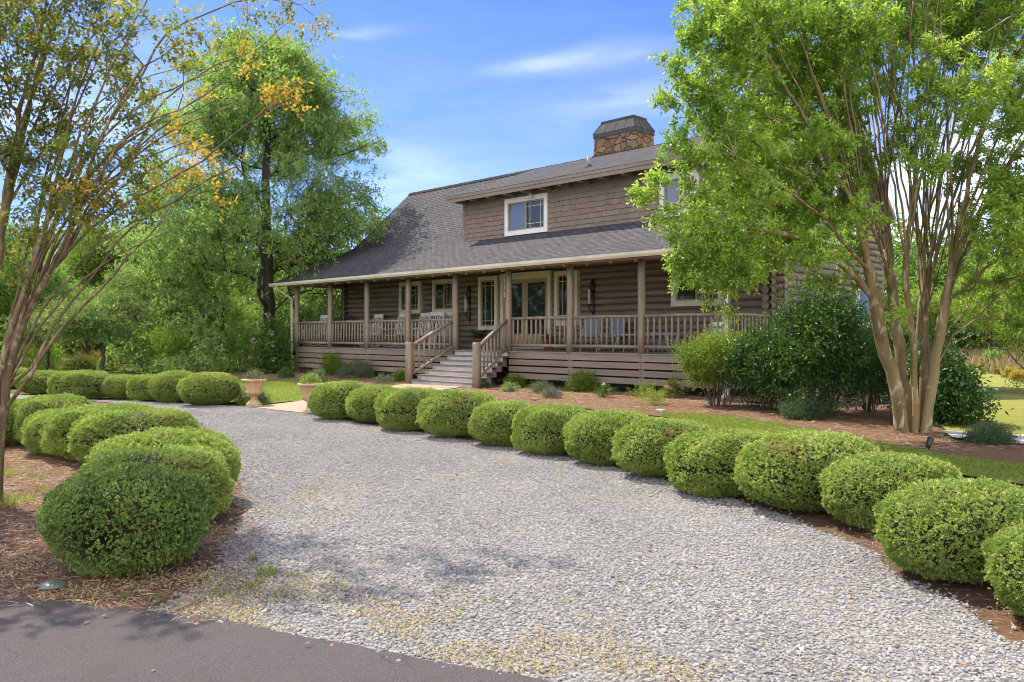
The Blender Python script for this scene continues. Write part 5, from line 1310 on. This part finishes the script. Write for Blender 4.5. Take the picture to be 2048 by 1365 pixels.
place('c', 640, 560, 43, 'young_tree', 'sunlit yellow green tree seen through the left end of the porch', WG, 1.4)
place('a', 40, 425, 46, 'woodland_tree', 'broad woodland tree farthest left, behind the bronze leaved tree', WG)
place('b', 175, 385, 50, 'woodland_tree', 'tall woodland tree above the layered dogwood', WG)
place('a', 285, 360, 52, 'woodland_tree', 'tall woodland tree midway between the dogwoods and the oak', WG)
place('b', 375, 430, 47, 'woodland_tree', 'woodland tree close to the left side of the oak', WG)
place('e', 115, 470, 44, 'woodland_tree', 'narrow woodland tree between the broad leftmost one and the tall one', WG)
place('e', 245, 480, 42, 'woodland_tree', 'narrow dark woodland tree just behind the dogwoods', WG)
place('a', 600, 520, 56, 'woodland_tree', 'woodland tree behind the oak and the porch corner', WG, 1.3)
place('b', 690, 570, 60, 'woodland_tree', 'low woodland tree behind the left end of the house', WG, 1.4)
place('b', -40, 380, 48, 'woodland_tree', 'woodland tree at the left edge, mostly cut off', WG)
place('c', 450, 560, 46, 'young_tree', 'pale woodland tree behind the trunk of the oak', WG, 1.3)
RG = 'trees beyond the field'
place('c', 1845, 560, 55, 'field_tree', 'light green tree seen between the trunks of the big multi-stemmed tree', RG, 1.2)
place('a', 1920, 470, 62, 'field_tree', 'tall tree beyond the field right of the big trunks', RG, 1.2)
place('c', 1985, 520, 52, 'field_tree', 'light green tree above the dry grass beyond the field', RG, 1.2)
place('a', 2050, 440, 58, 'field_tree', 'tall tree beyond the field at the right edge', RG, 1.2)
place('b', 1790, 560, 66, 'field_tree', 'distant tree hidden behind the big trunks', RG, 1.3)
place('c', 2110, 520, 45, 'field_tree', 'pale tree beyond the field, cut off by the right edge', RG, 1.2)
place('b', 1106, 316, 64, 'house_rear_tree', 'treetop just peeping over the roof ridge left of the chimney', RG, .7)
# the small arching tree on the right of the field
def arching():
    Y = 21.; X = (2095-1024)/F*Y; root = empty('small_arching_tree', (X, Y, .12)); tag(root, 'small arching tree with fine pale leaves at the right edge of the field', 'tree')
    tr = Tree(); o = np.array([X, Y, .12])
    for pts in ([(2090,775,0),(2060,720,0),(2010,660,.2),(1960,610,.3)], [(2095,775,.1),(2065,690,.3),(2030,620,.5),(2000,560,.7)], [(2100,775,0),(2100,680,-.3),(2090,580,-.6),(2060,500,-.8)], [(2105,775,.2),(2140,680,.4),(2160,560,.6)], [(2092,775,-.2),(2050,740,-.4),(2000,690,-.6),(1955,670,-.7)]):
        tr.stem([np.array(AT(u, v, Y+d))-o for u, v, d in pts], -1, .25, .02)
    bl = [(1950,610,.4),(1990,570,.5),(2040,540,.7),(1970,650,.35),(2010,630,.5),(2050,610,.6),(2030,690,.35),(2000,680,.25),(2080,560,.8),(2140,560,1),(2060,480,.7),(2120,650,.7),(2045,790,.3),(2035,830,.3),(2060,860,.35)]
    T, _ = blob_targets(bl, 520, Y, .8); T = T - o
    out = tr.grow(T, .25, .2, 1, .05)
    link('trunk', tr.tubes(.06, .005, M['bark_left'], 'trunk'), root)
    P, D, N, t = shoots(T, out, 5, .3, 7, .12, .1, .6, .06)
    link('crown', leaves_mesh('crown', P, D, N, .085*rng.uniform(.6, 1.3, len(P)), .035, .5+t, M['lf_bgl']), root)
arching()
# golden shrubs along the field edge
for i, (u, v, w, h, lab) in enumerate([(1893,731,10,5,'farthest tiny golden shrub on the field edge, next to the big trunks'),(1940,737,10,6,'second farthest golden shrub on the field edge'),(1962,741,10,7,'third farthest golden shrub on the field edge, left of the small cedar'),(1986,744,15,11,'golden shrub in front of the small cedar'),(2003,748,18,13,'golden shrub right of the small cedar'),(2020,754,20,15,'largest golden shrub on the field edge'),(2036,761,18,15,'nearest golden shrub on the field edge, under arching branches')]):
    bed('golden_shrub', u, v, w*.95, h*.9, 130, .06, 'lf_yel', lab, 'shrub', group='golden shrubs along the field edge', stems=3, slen=.1, tintoff=.5)
bed('cedar_tree', 1983, 737, 26, 30, 260, .09, 'lf_oak', 'small conical cedar at the edge of the field', 'tree', stems=2, slen=.25, up=.5, crownname='crown', group_stem='trunk')

def woods():                   # the far wood that reads as one mass
    n = 5200
    X = np.concatenate([rng.uniform(-75, -2, int(n*.62)), rng.uniform(22, 75, n - int(n*.62))]); Y = rng.uniform(58, 74, n)
    X = np.concatenate([X, rng.uniform(-46, -36, 1500)]); Y = np.concatenate([Y, rng.uniform(2, 60, 1500)]); n = len(X)
    left = X < 0
    top = np.where(left, 7.6, 7.8) + 1.6*np.sin(X*.45) + 1.1*np.sin(X*1.3+1)
    Z = rng.random(n) ** .8 * top
    T = np.stack([X, Y, Z], 1)
    P, D, N, t = shoots(T, np.tile([[0, -.5, .3]], (n, 1)), 5, 1.3, 6, .55, .1, .6, .1)
    lump = np.repeat(np.array([noise.noise(Vector(p*.25)) for p in T])*.35, 30)
    me = leaves_mesh('distant_woods', P, D, N, .5*rng.uniform(.6, 1.3, len(P)), .26, .4 + t + lump, M['lf_bg'])
    tag(link('distant_woods', me), kind='stuff')
woods()

# ------------------------------------------------------------------ loose stuff on the ground
def infr(X, Y, m=120):
    u = 1024 + F*X/Y; v = 670 + F*CH/Y
    return (u > -m) & (u < 2048+m) & (v < 1365+m)

def gravel():
    n = 900000
    X = rng.uniform(-14, 8, n); Y = rng.uniform(3.2, 21, n)
    prob = np.interp(Y, [3, 6, 9, 13, 21], [1, .9, .7, .5, .3])
    k = (rng.random(n) < prob) & infr(X, Y, 60)
    X, Y = X[k], Y[k]
    j = rng.normal(0, .05, (2, len(X)))
    j[:, rng.random(len(X)) < .05] *= 3.5
    k = inpoly(X + j[0], Y + j[1], DRIVE_A); X, Y = X[k], Y[k]
    n = len(X); s = np.exp(rng.normal(math.log(.0078), .3, n)); s *= np.interp(Y, [3, 8, 21], [1, .95, 1.0])
    # patches of finer, dustier stone along the wheel tracks
    me = bpy.data.meshes.new('gravel'); me.vertices.add(n)
    co = np.stack([X, Y, gz(X, Y) + .022 + s*.25*rng.random(n)], 1); me.vertices.foreach_set('co', co.astype(np.float32).ravel())
    rot = np.stack([rng.normal(0, .35, n), rng.normal(0, .35, n), rng.uniform(0, 6.28, n)], 1); scl = np.stack([s*rng.uniform(.9, 1.5, n), s*rng.uniform(.65, 1, n), s*rng.uniform(.4, .75, n)], 1)
    for nm, a in (('rot', rot), ('scl', scl)):
        at = me.attributes.new(nm, 'FLOAT_VECTOR', 'POINT'); at.data.foreach_set('vector', a.astype(np.float32).ravel())
    o = tag(link('gravel', me), kind='stuff')
    ng = bpy.data.node_groups.new('scatter_stones', 'GeometryNodeTree')
    ng.interface.new_socket('Geometry', in_out='INPUT', socket_type='NodeSocketGeometry'); ng.interface.new_socket('Geometry', in_out='OUTPUT', socket_type='NodeSocketGeometry')
    N = ng.nodes; L = ng.links; gi = N.new('NodeGroupInput'); go = N.new('NodeGroupOutput')
    inst = N.new('GeometryNodeInstanceOnPoints')
    geoms = []
    join = N.new('GeometryNodeGeometryToInstance')
    for q in range(3):
        ico = N.new('GeometryNodeMeshIcoSphere'); ico.inputs['Radius'].default_value = 1; ico.inputs['Subdivisions'].default_value = 2
        sp = N.new('GeometryNodeSetPosition'); ns = N.new('ShaderNodeTexNoise'); ns.noise_dimensions = '4D'; ns.inputs['W'].default_value = q*3.7; ns.inputs['Scale'].default_value = 1.3; ns.inputs['Detail'].default_value = 1
        sub = N.new('ShaderNodeVectorMath'); sub.operation = 'SUBTRACT'; sub.inputs[1].default_value = (.5, .5, .5)
        sc = N.new('ShaderNodeVectorMath'); sc.operation = 'SCALE'; sc.inputs['Scale'].default_value = 1.7
        L.new(ns.outputs['Color'], sub.inputs[0]); L.new(sub.outputs[0], sc.inputs[0]); L.new(sc.outputs[0], sp.inputs['Offset']); L.new(ico.outputs[0], sp.inputs['Geometry'])
        sm = N.new('GeometryNodeSetMaterial'); sm.inputs['Material'].default_value = M['stone_chip']; L.new(sp.outputs[0], sm.inputs[0]); L.new(sm.outputs[0], join.inputs[0])
    r = N.new('GeometryNodeInputNamedAttribute'); r.data_type = 'FLOAT_VECTOR'; r.inputs[0].default_value = 'rot'
    s_ = N.new('GeometryNodeInputNamedAttribute'); s_.data_type = 'FLOAT_VECTOR'; s_.inputs[0].default_value = 'scl'
    L.new(gi.outputs[0], inst.inputs['Points']); L.new(join.outputs[0], inst.inputs['Instance']); inst.inputs['Pick Instance'].default_value = True
    L.new(r.outputs[0], inst.inputs['Rotation']); L.new(s_.outputs[0], inst.inputs['Scale']); L.new(inst.outputs[0], go.inputs[0])
    md = o.modifiers.new('scatter', 'NODES'); md.node_group = ng
    print('gravel stones', n)
gravel()

def scatter_leaves(name, n, box, poly, L, W, mat, flat=.12, zoff=.02, kind='stuff', mask=None, yprob=None, tint=None, curl=.0):
    X = rng.uniform(box[0], box[1], n); Y = rng.uniform(box[2], box[3], n)
    k = infr(X, Y)
    if poly is not None: k &= inpoly(X, Y, poly)
    if yprob is not None: k &= rng.random(n) < yprob(X, Y)
    X, Y = X[k], Y[k]; m = len(X); an = rng.uniform(0, 6.28, m)
    D = np.stack([np.cos(an), np.sin(an), rng.normal(0, flat, m)], 1); N = np.stack([rng.normal(0, .35, m), rng.normal(0, .35, m), np.ones(m)], 1)
    P = np.stack([X, Y, gz(X, Y) + zoff + np.abs(rng.normal(0, .012, m))], 1)
    return P, D, N, L*rng.uniform(.6, 1.3, m), W*rng.uniform(.7, 1.3, m), (rng.random(m) if tint is None else tint(X, Y, m))

BORD_A = np.array([(p.x, p.y) for p in px((640,826),(760,843),(905,868),(1110,900),(1340,955),(1560,1018),(1750,1095),(1960,1220),(2280,1450),(2500,1300),(2150,1060),(1950,975),(1650,912),(1400,868),(1200,838),(1000,818),(860,806),(720,800))])
parts = [scatter_leaves('n', 150000, (-9, -1, 4.3, 14), MULCH_A, .13, .0042, 'needle', yprob=lambda X, Y: np.interp(Y, [4, 7, 14], [1, .7, .25])),
         scatter_leaves('n', 160000, (-9, 12, 11, 31), HM_A, .17, .007, 'needle', zoff=.024, yprob=lambda X, Y: np.interp(Y, [11, 16, 31], [.9, .7, .3])),
         scatter_leaves('n', 60000, (-5, 6, 4, 18), BORD_A, .13, .0045, 'needle', zoff=.018)]
def build_leaves(name, parts, mat, kind='stuff'):
    P, D, N, L, W, T = [np.concatenate(x) for x in zip(*parts)]
    me = leaves_mesh(name, P, D, N, L, W, T, mat, .1); return tag(link(name, me), kind=kind)
build_leaves('pine_straw', parts, M['needle'])
# yellow weeds along the front edge of the gravel, thin elsewhere
edge = np.array([(p.x, p.y) for p in px((-100,1205),(0,1209),(150,1219),(300,1234),(430,1252),(600,1286),(800,1320),(1046,1366),(1400,1478),(2100,2400))])
def dist_edge(X, Y):
    d = np.full(len(X), 1e9)
    for a, b in zip(edge, edge[1:]):
        ab = b - a; t = np.clip(((X-a[0])*ab[0] + (Y-a[1])*ab[1]) / (ab @ ab), 0, 1)
        d = np.minimum(d, np.hypot(X-a[0]-t*ab[0], Y-a[1]-t*ab[1]))
    return d
def nz(X, Y, s, o=0): return np.array([noise.noise(Vector((x*s, y*s, o))) + .5*noise.noise(Vector((x*s*2.7, y*s*2.7, o+5))) for x, y in zip(X, Y)])
def weedprob(X, Y):
    d = dist_edge(X, Y); p = np.clip(1.1 - d / 1.1, 0, 1) * np.clip(nz(X, Y, 1.6, 1)*2.4 + .25, 0, 1)
    p += .8*np.exp(-(((X+1.75)/.5)**2 + ((Y-5.35)/.35)**2)) * (nz(X, Y, 3, 2) > -.25)
    p += .4*np.exp(-(((X+2.0)/.4)**2 + ((Y-8.1)/1.3)**2)) * (nz(X, Y, 2.2, 4) > .15)
    p += .03*(nz(X, Y, 1.1, 9) > .38)
    p *= .75
    return p
W1 = scatter_leaves('w', 330000, (-4, 5, 3.3, 9.5), None, .018, .010, 'weed', flat=.5, zoff=.03, yprob=lambda X, Y: weedprob(X, Y) * np.interp(dist_edge(X, Y), [0, .03], [0, 1]))
inside = Vector((0, 0, 0))
k = inpoly(W1[0][:, 0], W1[0][:, 1], np.concatenate([edge, [(9, -8), (-30, -8), (-30, 5)]])); W1 = tuple(a[~k] for a in W1)
build_leaves('weeds', [W1], M['weed'])
FL = [scatter_leaves('f', 420, (-6, 5, 3.3, 16), None, .045, .028, 'd', flat=.25, zoff=.035), scatter_leaves('f', 260, (-7, -1, 4.6, 9), MULCH_A, .05, .03, 'd', flat=.25, zoff=.03)]
build_leaves('fallen_leaves', FL, M['deadleaf'])

def grass():
    out = []
    def tuft(u, v, n, r, h, tint0=.5):
        p = G(u, v); an = rng.uniform(0, 6.28, n); rr = r*rng.random(n)**.7
        X = p.x + np.cos(an)*rr; Y = p.y + np.sin(an)*rr
        D = np.stack([np.cos(an)*.5+rng.normal(0, .3, n), np.sin(an)*.5+rng.normal(0, .3, n), np.ones(n)*.9], 1)
        out.append((np.stack([X, Y, gz(X, Y)+.02], 1), D, rand_dir(n), h*rng.uniform(.5, 1.2, n), np.full(n, .006), np.clip(tint0+rng.normal(0, .2, n), 0, 1)))
    for a in ((10,955,160,.16,.13,.75),(35,1010,140,.14,.12,.8),(8,1020,90,.1,.1,.7),(75,960,60,.1,.1,.6),(90,985,60,.1,.1,.6),(532,1160,70,.05,.1,.5),(515,1178,30,.03,.07,.5),(505,1130,30,.03,.07,.4),(590,1160,20,.03,.05,.5),(560,1205,30,.05,.05,.6),(495,1185,30,.05,.05,.6),(440,1200,40,.06,.05,.5),(250,1205,30,.04,.06,.5),(320,1208,30,.04,.05,.5)): tuft(*a)
    for _ in range(60): tuft(random.uniform(480, 1400), random.uniform(850, 1250), 12, .04, .025, .6)
    # lawn blades
    for poly, n, h in ((LAWN_A, 90000, .04), (LAWN2_A, 90000, .035)):
        lo, hi = poly.min(0), poly.max(0); X = rng.uniform(lo[0], hi[0], n); Y = rng.uniform(lo[1], hi[1], n); k = inpoly(X, Y, poly) & infr(X, Y); X, Y = X[k], Y[k]; m = len(X)
        out.append((np.stack([X, Y, gz(X, Y)+.02], 1), np.stack([rng.normal(0, .5, m), rng.normal(0, .5, m), np.ones(m)], 1), rand_dir(m), h*rng.uniform(.5, 1.3, m), np.full(m, .012), np.clip(.6+rng.normal(0, .2, m), 0, 1)))
    build_leaves('grass', out, M['lf_grass'])
    n = 26000
    X = rng.uniform(14, 60, n); Y = rng.uniform(30, 70, n); v = 670 + F*(CH-.12)/Y; u = 1024+F*X/Y
    k = ~inpoly(X, Y, FIELD_A) & (u > 1780) & (u < 2250) & (v < 790); X, Y = X[k], Y[k]; m = len(X)
    P = np.stack([X, Y, gz(X, Y)], 1); D = np.stack([rng.normal(0, .35, m), rng.normal(0, .35, m), np.ones(m)], 1)
    build_leaves('dry_grass', [(P, D, rand_dir(m), rng.uniform(.35, .85, m), np.full(m, .07), np.clip(rng.normal(.45, .22, m) + .25*np.sin(X*.4), 0, 1))], M['lf_dry'])
grass()

# ------------------------------------------------------------------ small fixtures
def fixtures():
    p = G(106, 1181); root = empty('path_light', p); tag(root, 'low round garden light half sunk in pine straw beside the asphalt', 'garden light')
    b = MB(); b.lathe([(.062,0),(.07,.015),(.074,.03)], 20); b.build('base', M['bronze'], root)
    l = MB(); l.lathe([(.082,.025),(.085,.034),(.075,.046),(.045,.056),(.0,.06)], 22); l.build('dome', M['frost'], root)
    p = G(1858, 903); root = empty('garden_spotlight', p, R(40)); tag(root, 'small black spotlight on a stake in the straw below the big tree', 'garden light')
    b = MB(); b.tube([(0,0,-.02),(0,0,.07)], .011, 8); b.tube([(0,0,.05),(.0,0,.09)], .02, 8); b.build('stake', M['black'], root)
    h = MB(); h.tube([(-.045,0,.06),(-.02,0,.09),(.03,0,.14),(.055,0,.165)], [.022,.034,.04,.044], 12); h.tube([(.05,0,.16),(.058,0,.168)], [.044,.034], 12); h.build('lamp_head', M['black'], root)
t = NT('frosted_lens'); M['frost'] = t.pbr((.1,.12,.1), .4, .5)
fixtures()
for u, v, s, lab in ((437, 0, 0, ''),):
    pass
for u, v, lab in ((1070, 803, 'small reddish brick lying in the straw bed behind the boxwoods'), (1322, 826, 'flat pale stone lying in the straw close behind the boxwood row')):
    p = G(u, v); b = MB(); b.box((-.1,-.05,0),(.1,.05,.055)); o = b.build('garden_stone', M['terracotta'] if u < 1200 else M['concrete'], None, (p.x, p.y, p.z+.015), random.uniform(0, 3)); tag(o, lab, 'stone')
    bv = o.modifiers.new('b', 'BEVEL'); bv.width = .012; bv.segments = 2

# ------------------------------------------------------------------ sky, sun, camera
def world():
    w = bpy.data.worlds.new('World'); SC.world = w; w.use_nodes = True; t = w.node_tree; t.nodes.clear()
    n = lambda ty, **k: (lambda x: [setattr(x, a, b) for a, b in k.items()] and x or x)(t.nodes.new(ty))
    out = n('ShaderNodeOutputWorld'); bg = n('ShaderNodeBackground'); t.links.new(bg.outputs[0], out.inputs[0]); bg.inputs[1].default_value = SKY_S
    s = n('ShaderNodeTexSky', sky_type='NISHITA', sun_disc=False); s.sun_elevation = SUN_EL; s.sun_rotation = SUN_AZ; s.air_density = 1.0; s.dust_density = .35; s.ozone_density = 3.0; s.altitude = 300
    tc = n('ShaderNodeTexCoord'); sep = n('ShaderNodeSeparateXYZ'); t.links.new(tc.outputs['Generated'], sep.inputs[0])
    # cirrus: stretched noise on the dome, gathered in a few long wisps
    mp = n('ShaderNodeMapping'); mp.inputs['Scale'].default_value = (2.2, 2.2, 9); mp.inputs['Rotation'].default_value = (R(4), R(-7), 0); t.links.new(tc.outputs['Generated'], mp.inputs[0])
    nz_ = n('ShaderNodeTexNoise'); nz_.inputs['Scale'].default_value = 2.6; nz_.inputs['Detail'].default_value = 7; nz_.inputs['Roughness'].default_value = .58; nz_.inputs['Distortion'].default_value = .5; t.links.new(mp.outputs[0], nz_.inputs['Vector'])
    def wisp(u, v, wu, wv, amp):
        d = Vector(((u-1024)/F, 1, (670-v)/F)).normalized(); right = d.cross(Vector((0,0,1))).normalized(); up = right.cross(d)
        tl = .12; rr = right*math.cos(tl) + up*math.sin(tl); uu = up*math.cos(tl) - right*math.sin(tl)
        def dot(vec, sc):
            x = n('ShaderNodeVectorMath', operation='DOT_PRODUCT'); t.links.new(tc.outputs['Generated'], x.inputs[0]); x.inputs[1].default_value = tuple(vec/sc)
            y = n('ShaderNodeMath', operation='POWER'); a = n('ShaderNodeMath', operation='ABSOLUTE'); t.links.new(x.outputs['Value'], a.inputs[0]); t.links.new(a.outputs[0], y.inputs[0]); y.inputs[1].default_value = 2; return y
        a, b = dot(rr, wu/F), dot(uu, wv/F)
        q = n('ShaderNodeMath', operation='ADD'); t.links.new(a.outputs[0], q.inputs[0]); t.links.new(b.outputs[0], q.inputs[1])
        m = n('ShaderNodeMath', operation='MULTIPLY'); t.links.new(q.outputs[0], m.inputs[0]); m.inputs[1].default_value = -1
        e = n('ShaderNodeMath', operation='EXPONENT'); t.links.new(m.outputs[0], e.inputs[0])
        f = n('ShaderNodeVectorMath', operation='DOT_PRODUCT'); t.links.new(tc.outputs['Generated'], f.inputs[0]); f.inputs[1].default_value = tuple(d)
        g = n('ShaderNodeMath', operation='GREATER_THAN'); t.links.new(f.outputs['Value'], g.inputs[0]); g.inputs[1].default_value = 0
        h = n('ShaderNodeMath', operation='MULTIPLY'); t.links.new(e.outputs[0], h.inputs[0]); t.links.new(g.outputs[0], h.inputs[1])
        k = n('ShaderNodeMath', operation='MULTIPLY'); t.links.new(h.outputs[0], k.inputs[0]); k.inputs[1].default_value = amp; return k.outputs[0]
    tot = None
    for a in WISPS:
        x = wisp(*a)
        if tot is None: tot = x
        else:
            y = n('ShaderNodeMath', operation='ADD'); t.links.new(tot, y.inputs[0]); t.links.new(x, y.inputs[1]); tot = y.outputs[0]
    r = n('ShaderNodeMapRange'); r.inputs[1].default_value = .32; r.inputs[2].default_value = .72; t.links.new(nz_.outputs['Fac'], r.inputs[0])
    m1 = n('ShaderNodeMath', operation='MULTIPLY'); t.links.new(tot, m1.inputs[0]); t.links.new(r.outputs[0], m1.inputs[1])
    # thin high veil everywhere, thicker low down
    hz = n('ShaderNodeMapRange'); hz.inputs[1].default_value = .0; hz.inputs[2].default_value = .45; hz.inputs[3].default_value = .13; hz.inputs[4].default_value = .0; t.links.new(sep.outputs[2], hz.inputs[0])
    m2 = n('ShaderNodeMath', operation='MULTIPLY'); t.links.new(hz.outputs[0], m2.inputs[0]); rb = n('ShaderNodeMath', operation='MULTIPLY_ADD'); t.links.new(r.outputs[0], rb.inputs[0]); rb.inputs[1].default_value = .6; rb.inputs[2].default_value = .45; t.links.new(rb.outputs[0], m2.inputs[1])
    ad = n('ShaderNodeMath', operation='ADD', use_clamp=True); t.links.new(m1.outputs[0], ad.inputs[0]); 
    # unseen broken cloud behind the camera, added as bright neutral fill light
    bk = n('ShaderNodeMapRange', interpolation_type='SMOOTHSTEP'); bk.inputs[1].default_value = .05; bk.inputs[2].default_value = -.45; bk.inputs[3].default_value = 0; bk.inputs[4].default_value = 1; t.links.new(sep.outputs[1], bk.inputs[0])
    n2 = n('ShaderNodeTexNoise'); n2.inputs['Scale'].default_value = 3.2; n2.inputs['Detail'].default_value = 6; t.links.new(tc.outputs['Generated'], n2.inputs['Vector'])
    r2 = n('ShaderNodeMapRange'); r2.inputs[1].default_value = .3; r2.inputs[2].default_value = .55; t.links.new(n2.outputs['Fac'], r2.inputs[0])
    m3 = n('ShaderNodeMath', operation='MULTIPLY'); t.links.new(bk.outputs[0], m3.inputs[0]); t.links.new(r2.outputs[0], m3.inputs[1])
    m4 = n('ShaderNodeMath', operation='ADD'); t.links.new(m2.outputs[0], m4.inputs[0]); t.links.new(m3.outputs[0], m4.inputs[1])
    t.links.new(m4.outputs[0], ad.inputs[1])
    tintn = n('ShaderNodeMix', data_type='RGBA', blend_type='MULTIPLY'); tintn.inputs[0].default_value = 1; t.links.new(s.outputs[0], tintn.inputs[6]); tintn.inputs[7].default_value = (*SKY_T, 1)
    mx = n('ShaderNodeMix', data_type='RGBA'); t.links.new(ad.outputs[0], mx.inputs[0]); t.links.new(tintn.outputs[2], mx.inputs[6]); mx.inputs[7].default_value = (*CLOUD_FILL_C, 1)
    t.links.new(mx.outputs[2], bg.inputs[0])
SKY_S = .14; SKY_T = (.28, .4, .78); CLOUD_FILL_C = (11, 10.9, 10.7)  # cloud colour serves the wisps and the added fill cloud
WISPS = [(725, 68, 55, 11, .16), (1070, 130, 100, 15, .11), (1200, 110, 120, 22, .09), (1220, 200, 110, 25, .08), (1900, 430, 260, 90, .9), (770, 350, 160, 60, .13), (1500, 150, 200, 60, .1), (-900, 100, 500, 120, .6), (2800, 100, 500, 120, .6)]
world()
sun = bpy.data.lights.new('sun', 'SUN'); sun.energy = 4.5; sun.angle = R(.55); sun.color = (1, .91, .76)
so = bpy.data.objects.new('sun', sun); COL.objects.link(so)
sd = Vector((math.sin(SUN_AZ)*math.cos(SUN_EL), math.cos(SUN_AZ)*math.cos(SUN_EL), math.sin(SUN_EL)))
so.rotation_euler = sd.to_track_quat('Z', 'Y').to_euler(); so.location = sd * 60
cam = bpy.data.cameras.new('camera'); co_ = bpy.data.objects.new('camera', cam); COL.objects.link(co_); SC.camera = co_
co_.location = (0, 0, CH); co_.rotation_euler = (R(90), 0, 0); cam.sensor_width = 36; cam.lens = F/2048*36; cam.shift_y = -12.5/2048; cam.clip_end = 2000; cam.clip_start = .05
SC.view_settings.view_transform = 'Standard'; SC.view_settings.look = 'None'; SC.view_settings.exposure = 1.0; SC.view_settings.gamma = 1
SC.render.engine = 'CYCLES'; cy = SC.cycles; cy.use_denoising = True; cy.denoising_prefilter = 'ACCURATE'; cy.filter_width = 1.0; cy.max_bounces = 6; cy.diffuse_bounces = 4; cy.glossy_bounces = 3; cy.transmission_bounces = 4; cy.transparent_max_bounces = 6
cy.use_adaptive_sampling = False; cy.caustics_reflective = False; cy.caustics_refractive = False; cy.sample_clamp_indirect = 3; cy.sample_clamp_direct = 9
try: cy.denoiser = 'OPENIMAGEDENOISE'; cy.denoising_input_passes = 'RGB_ALBEDO_NORMAL'
except Exception: pass
SC.render.film_transparent = False
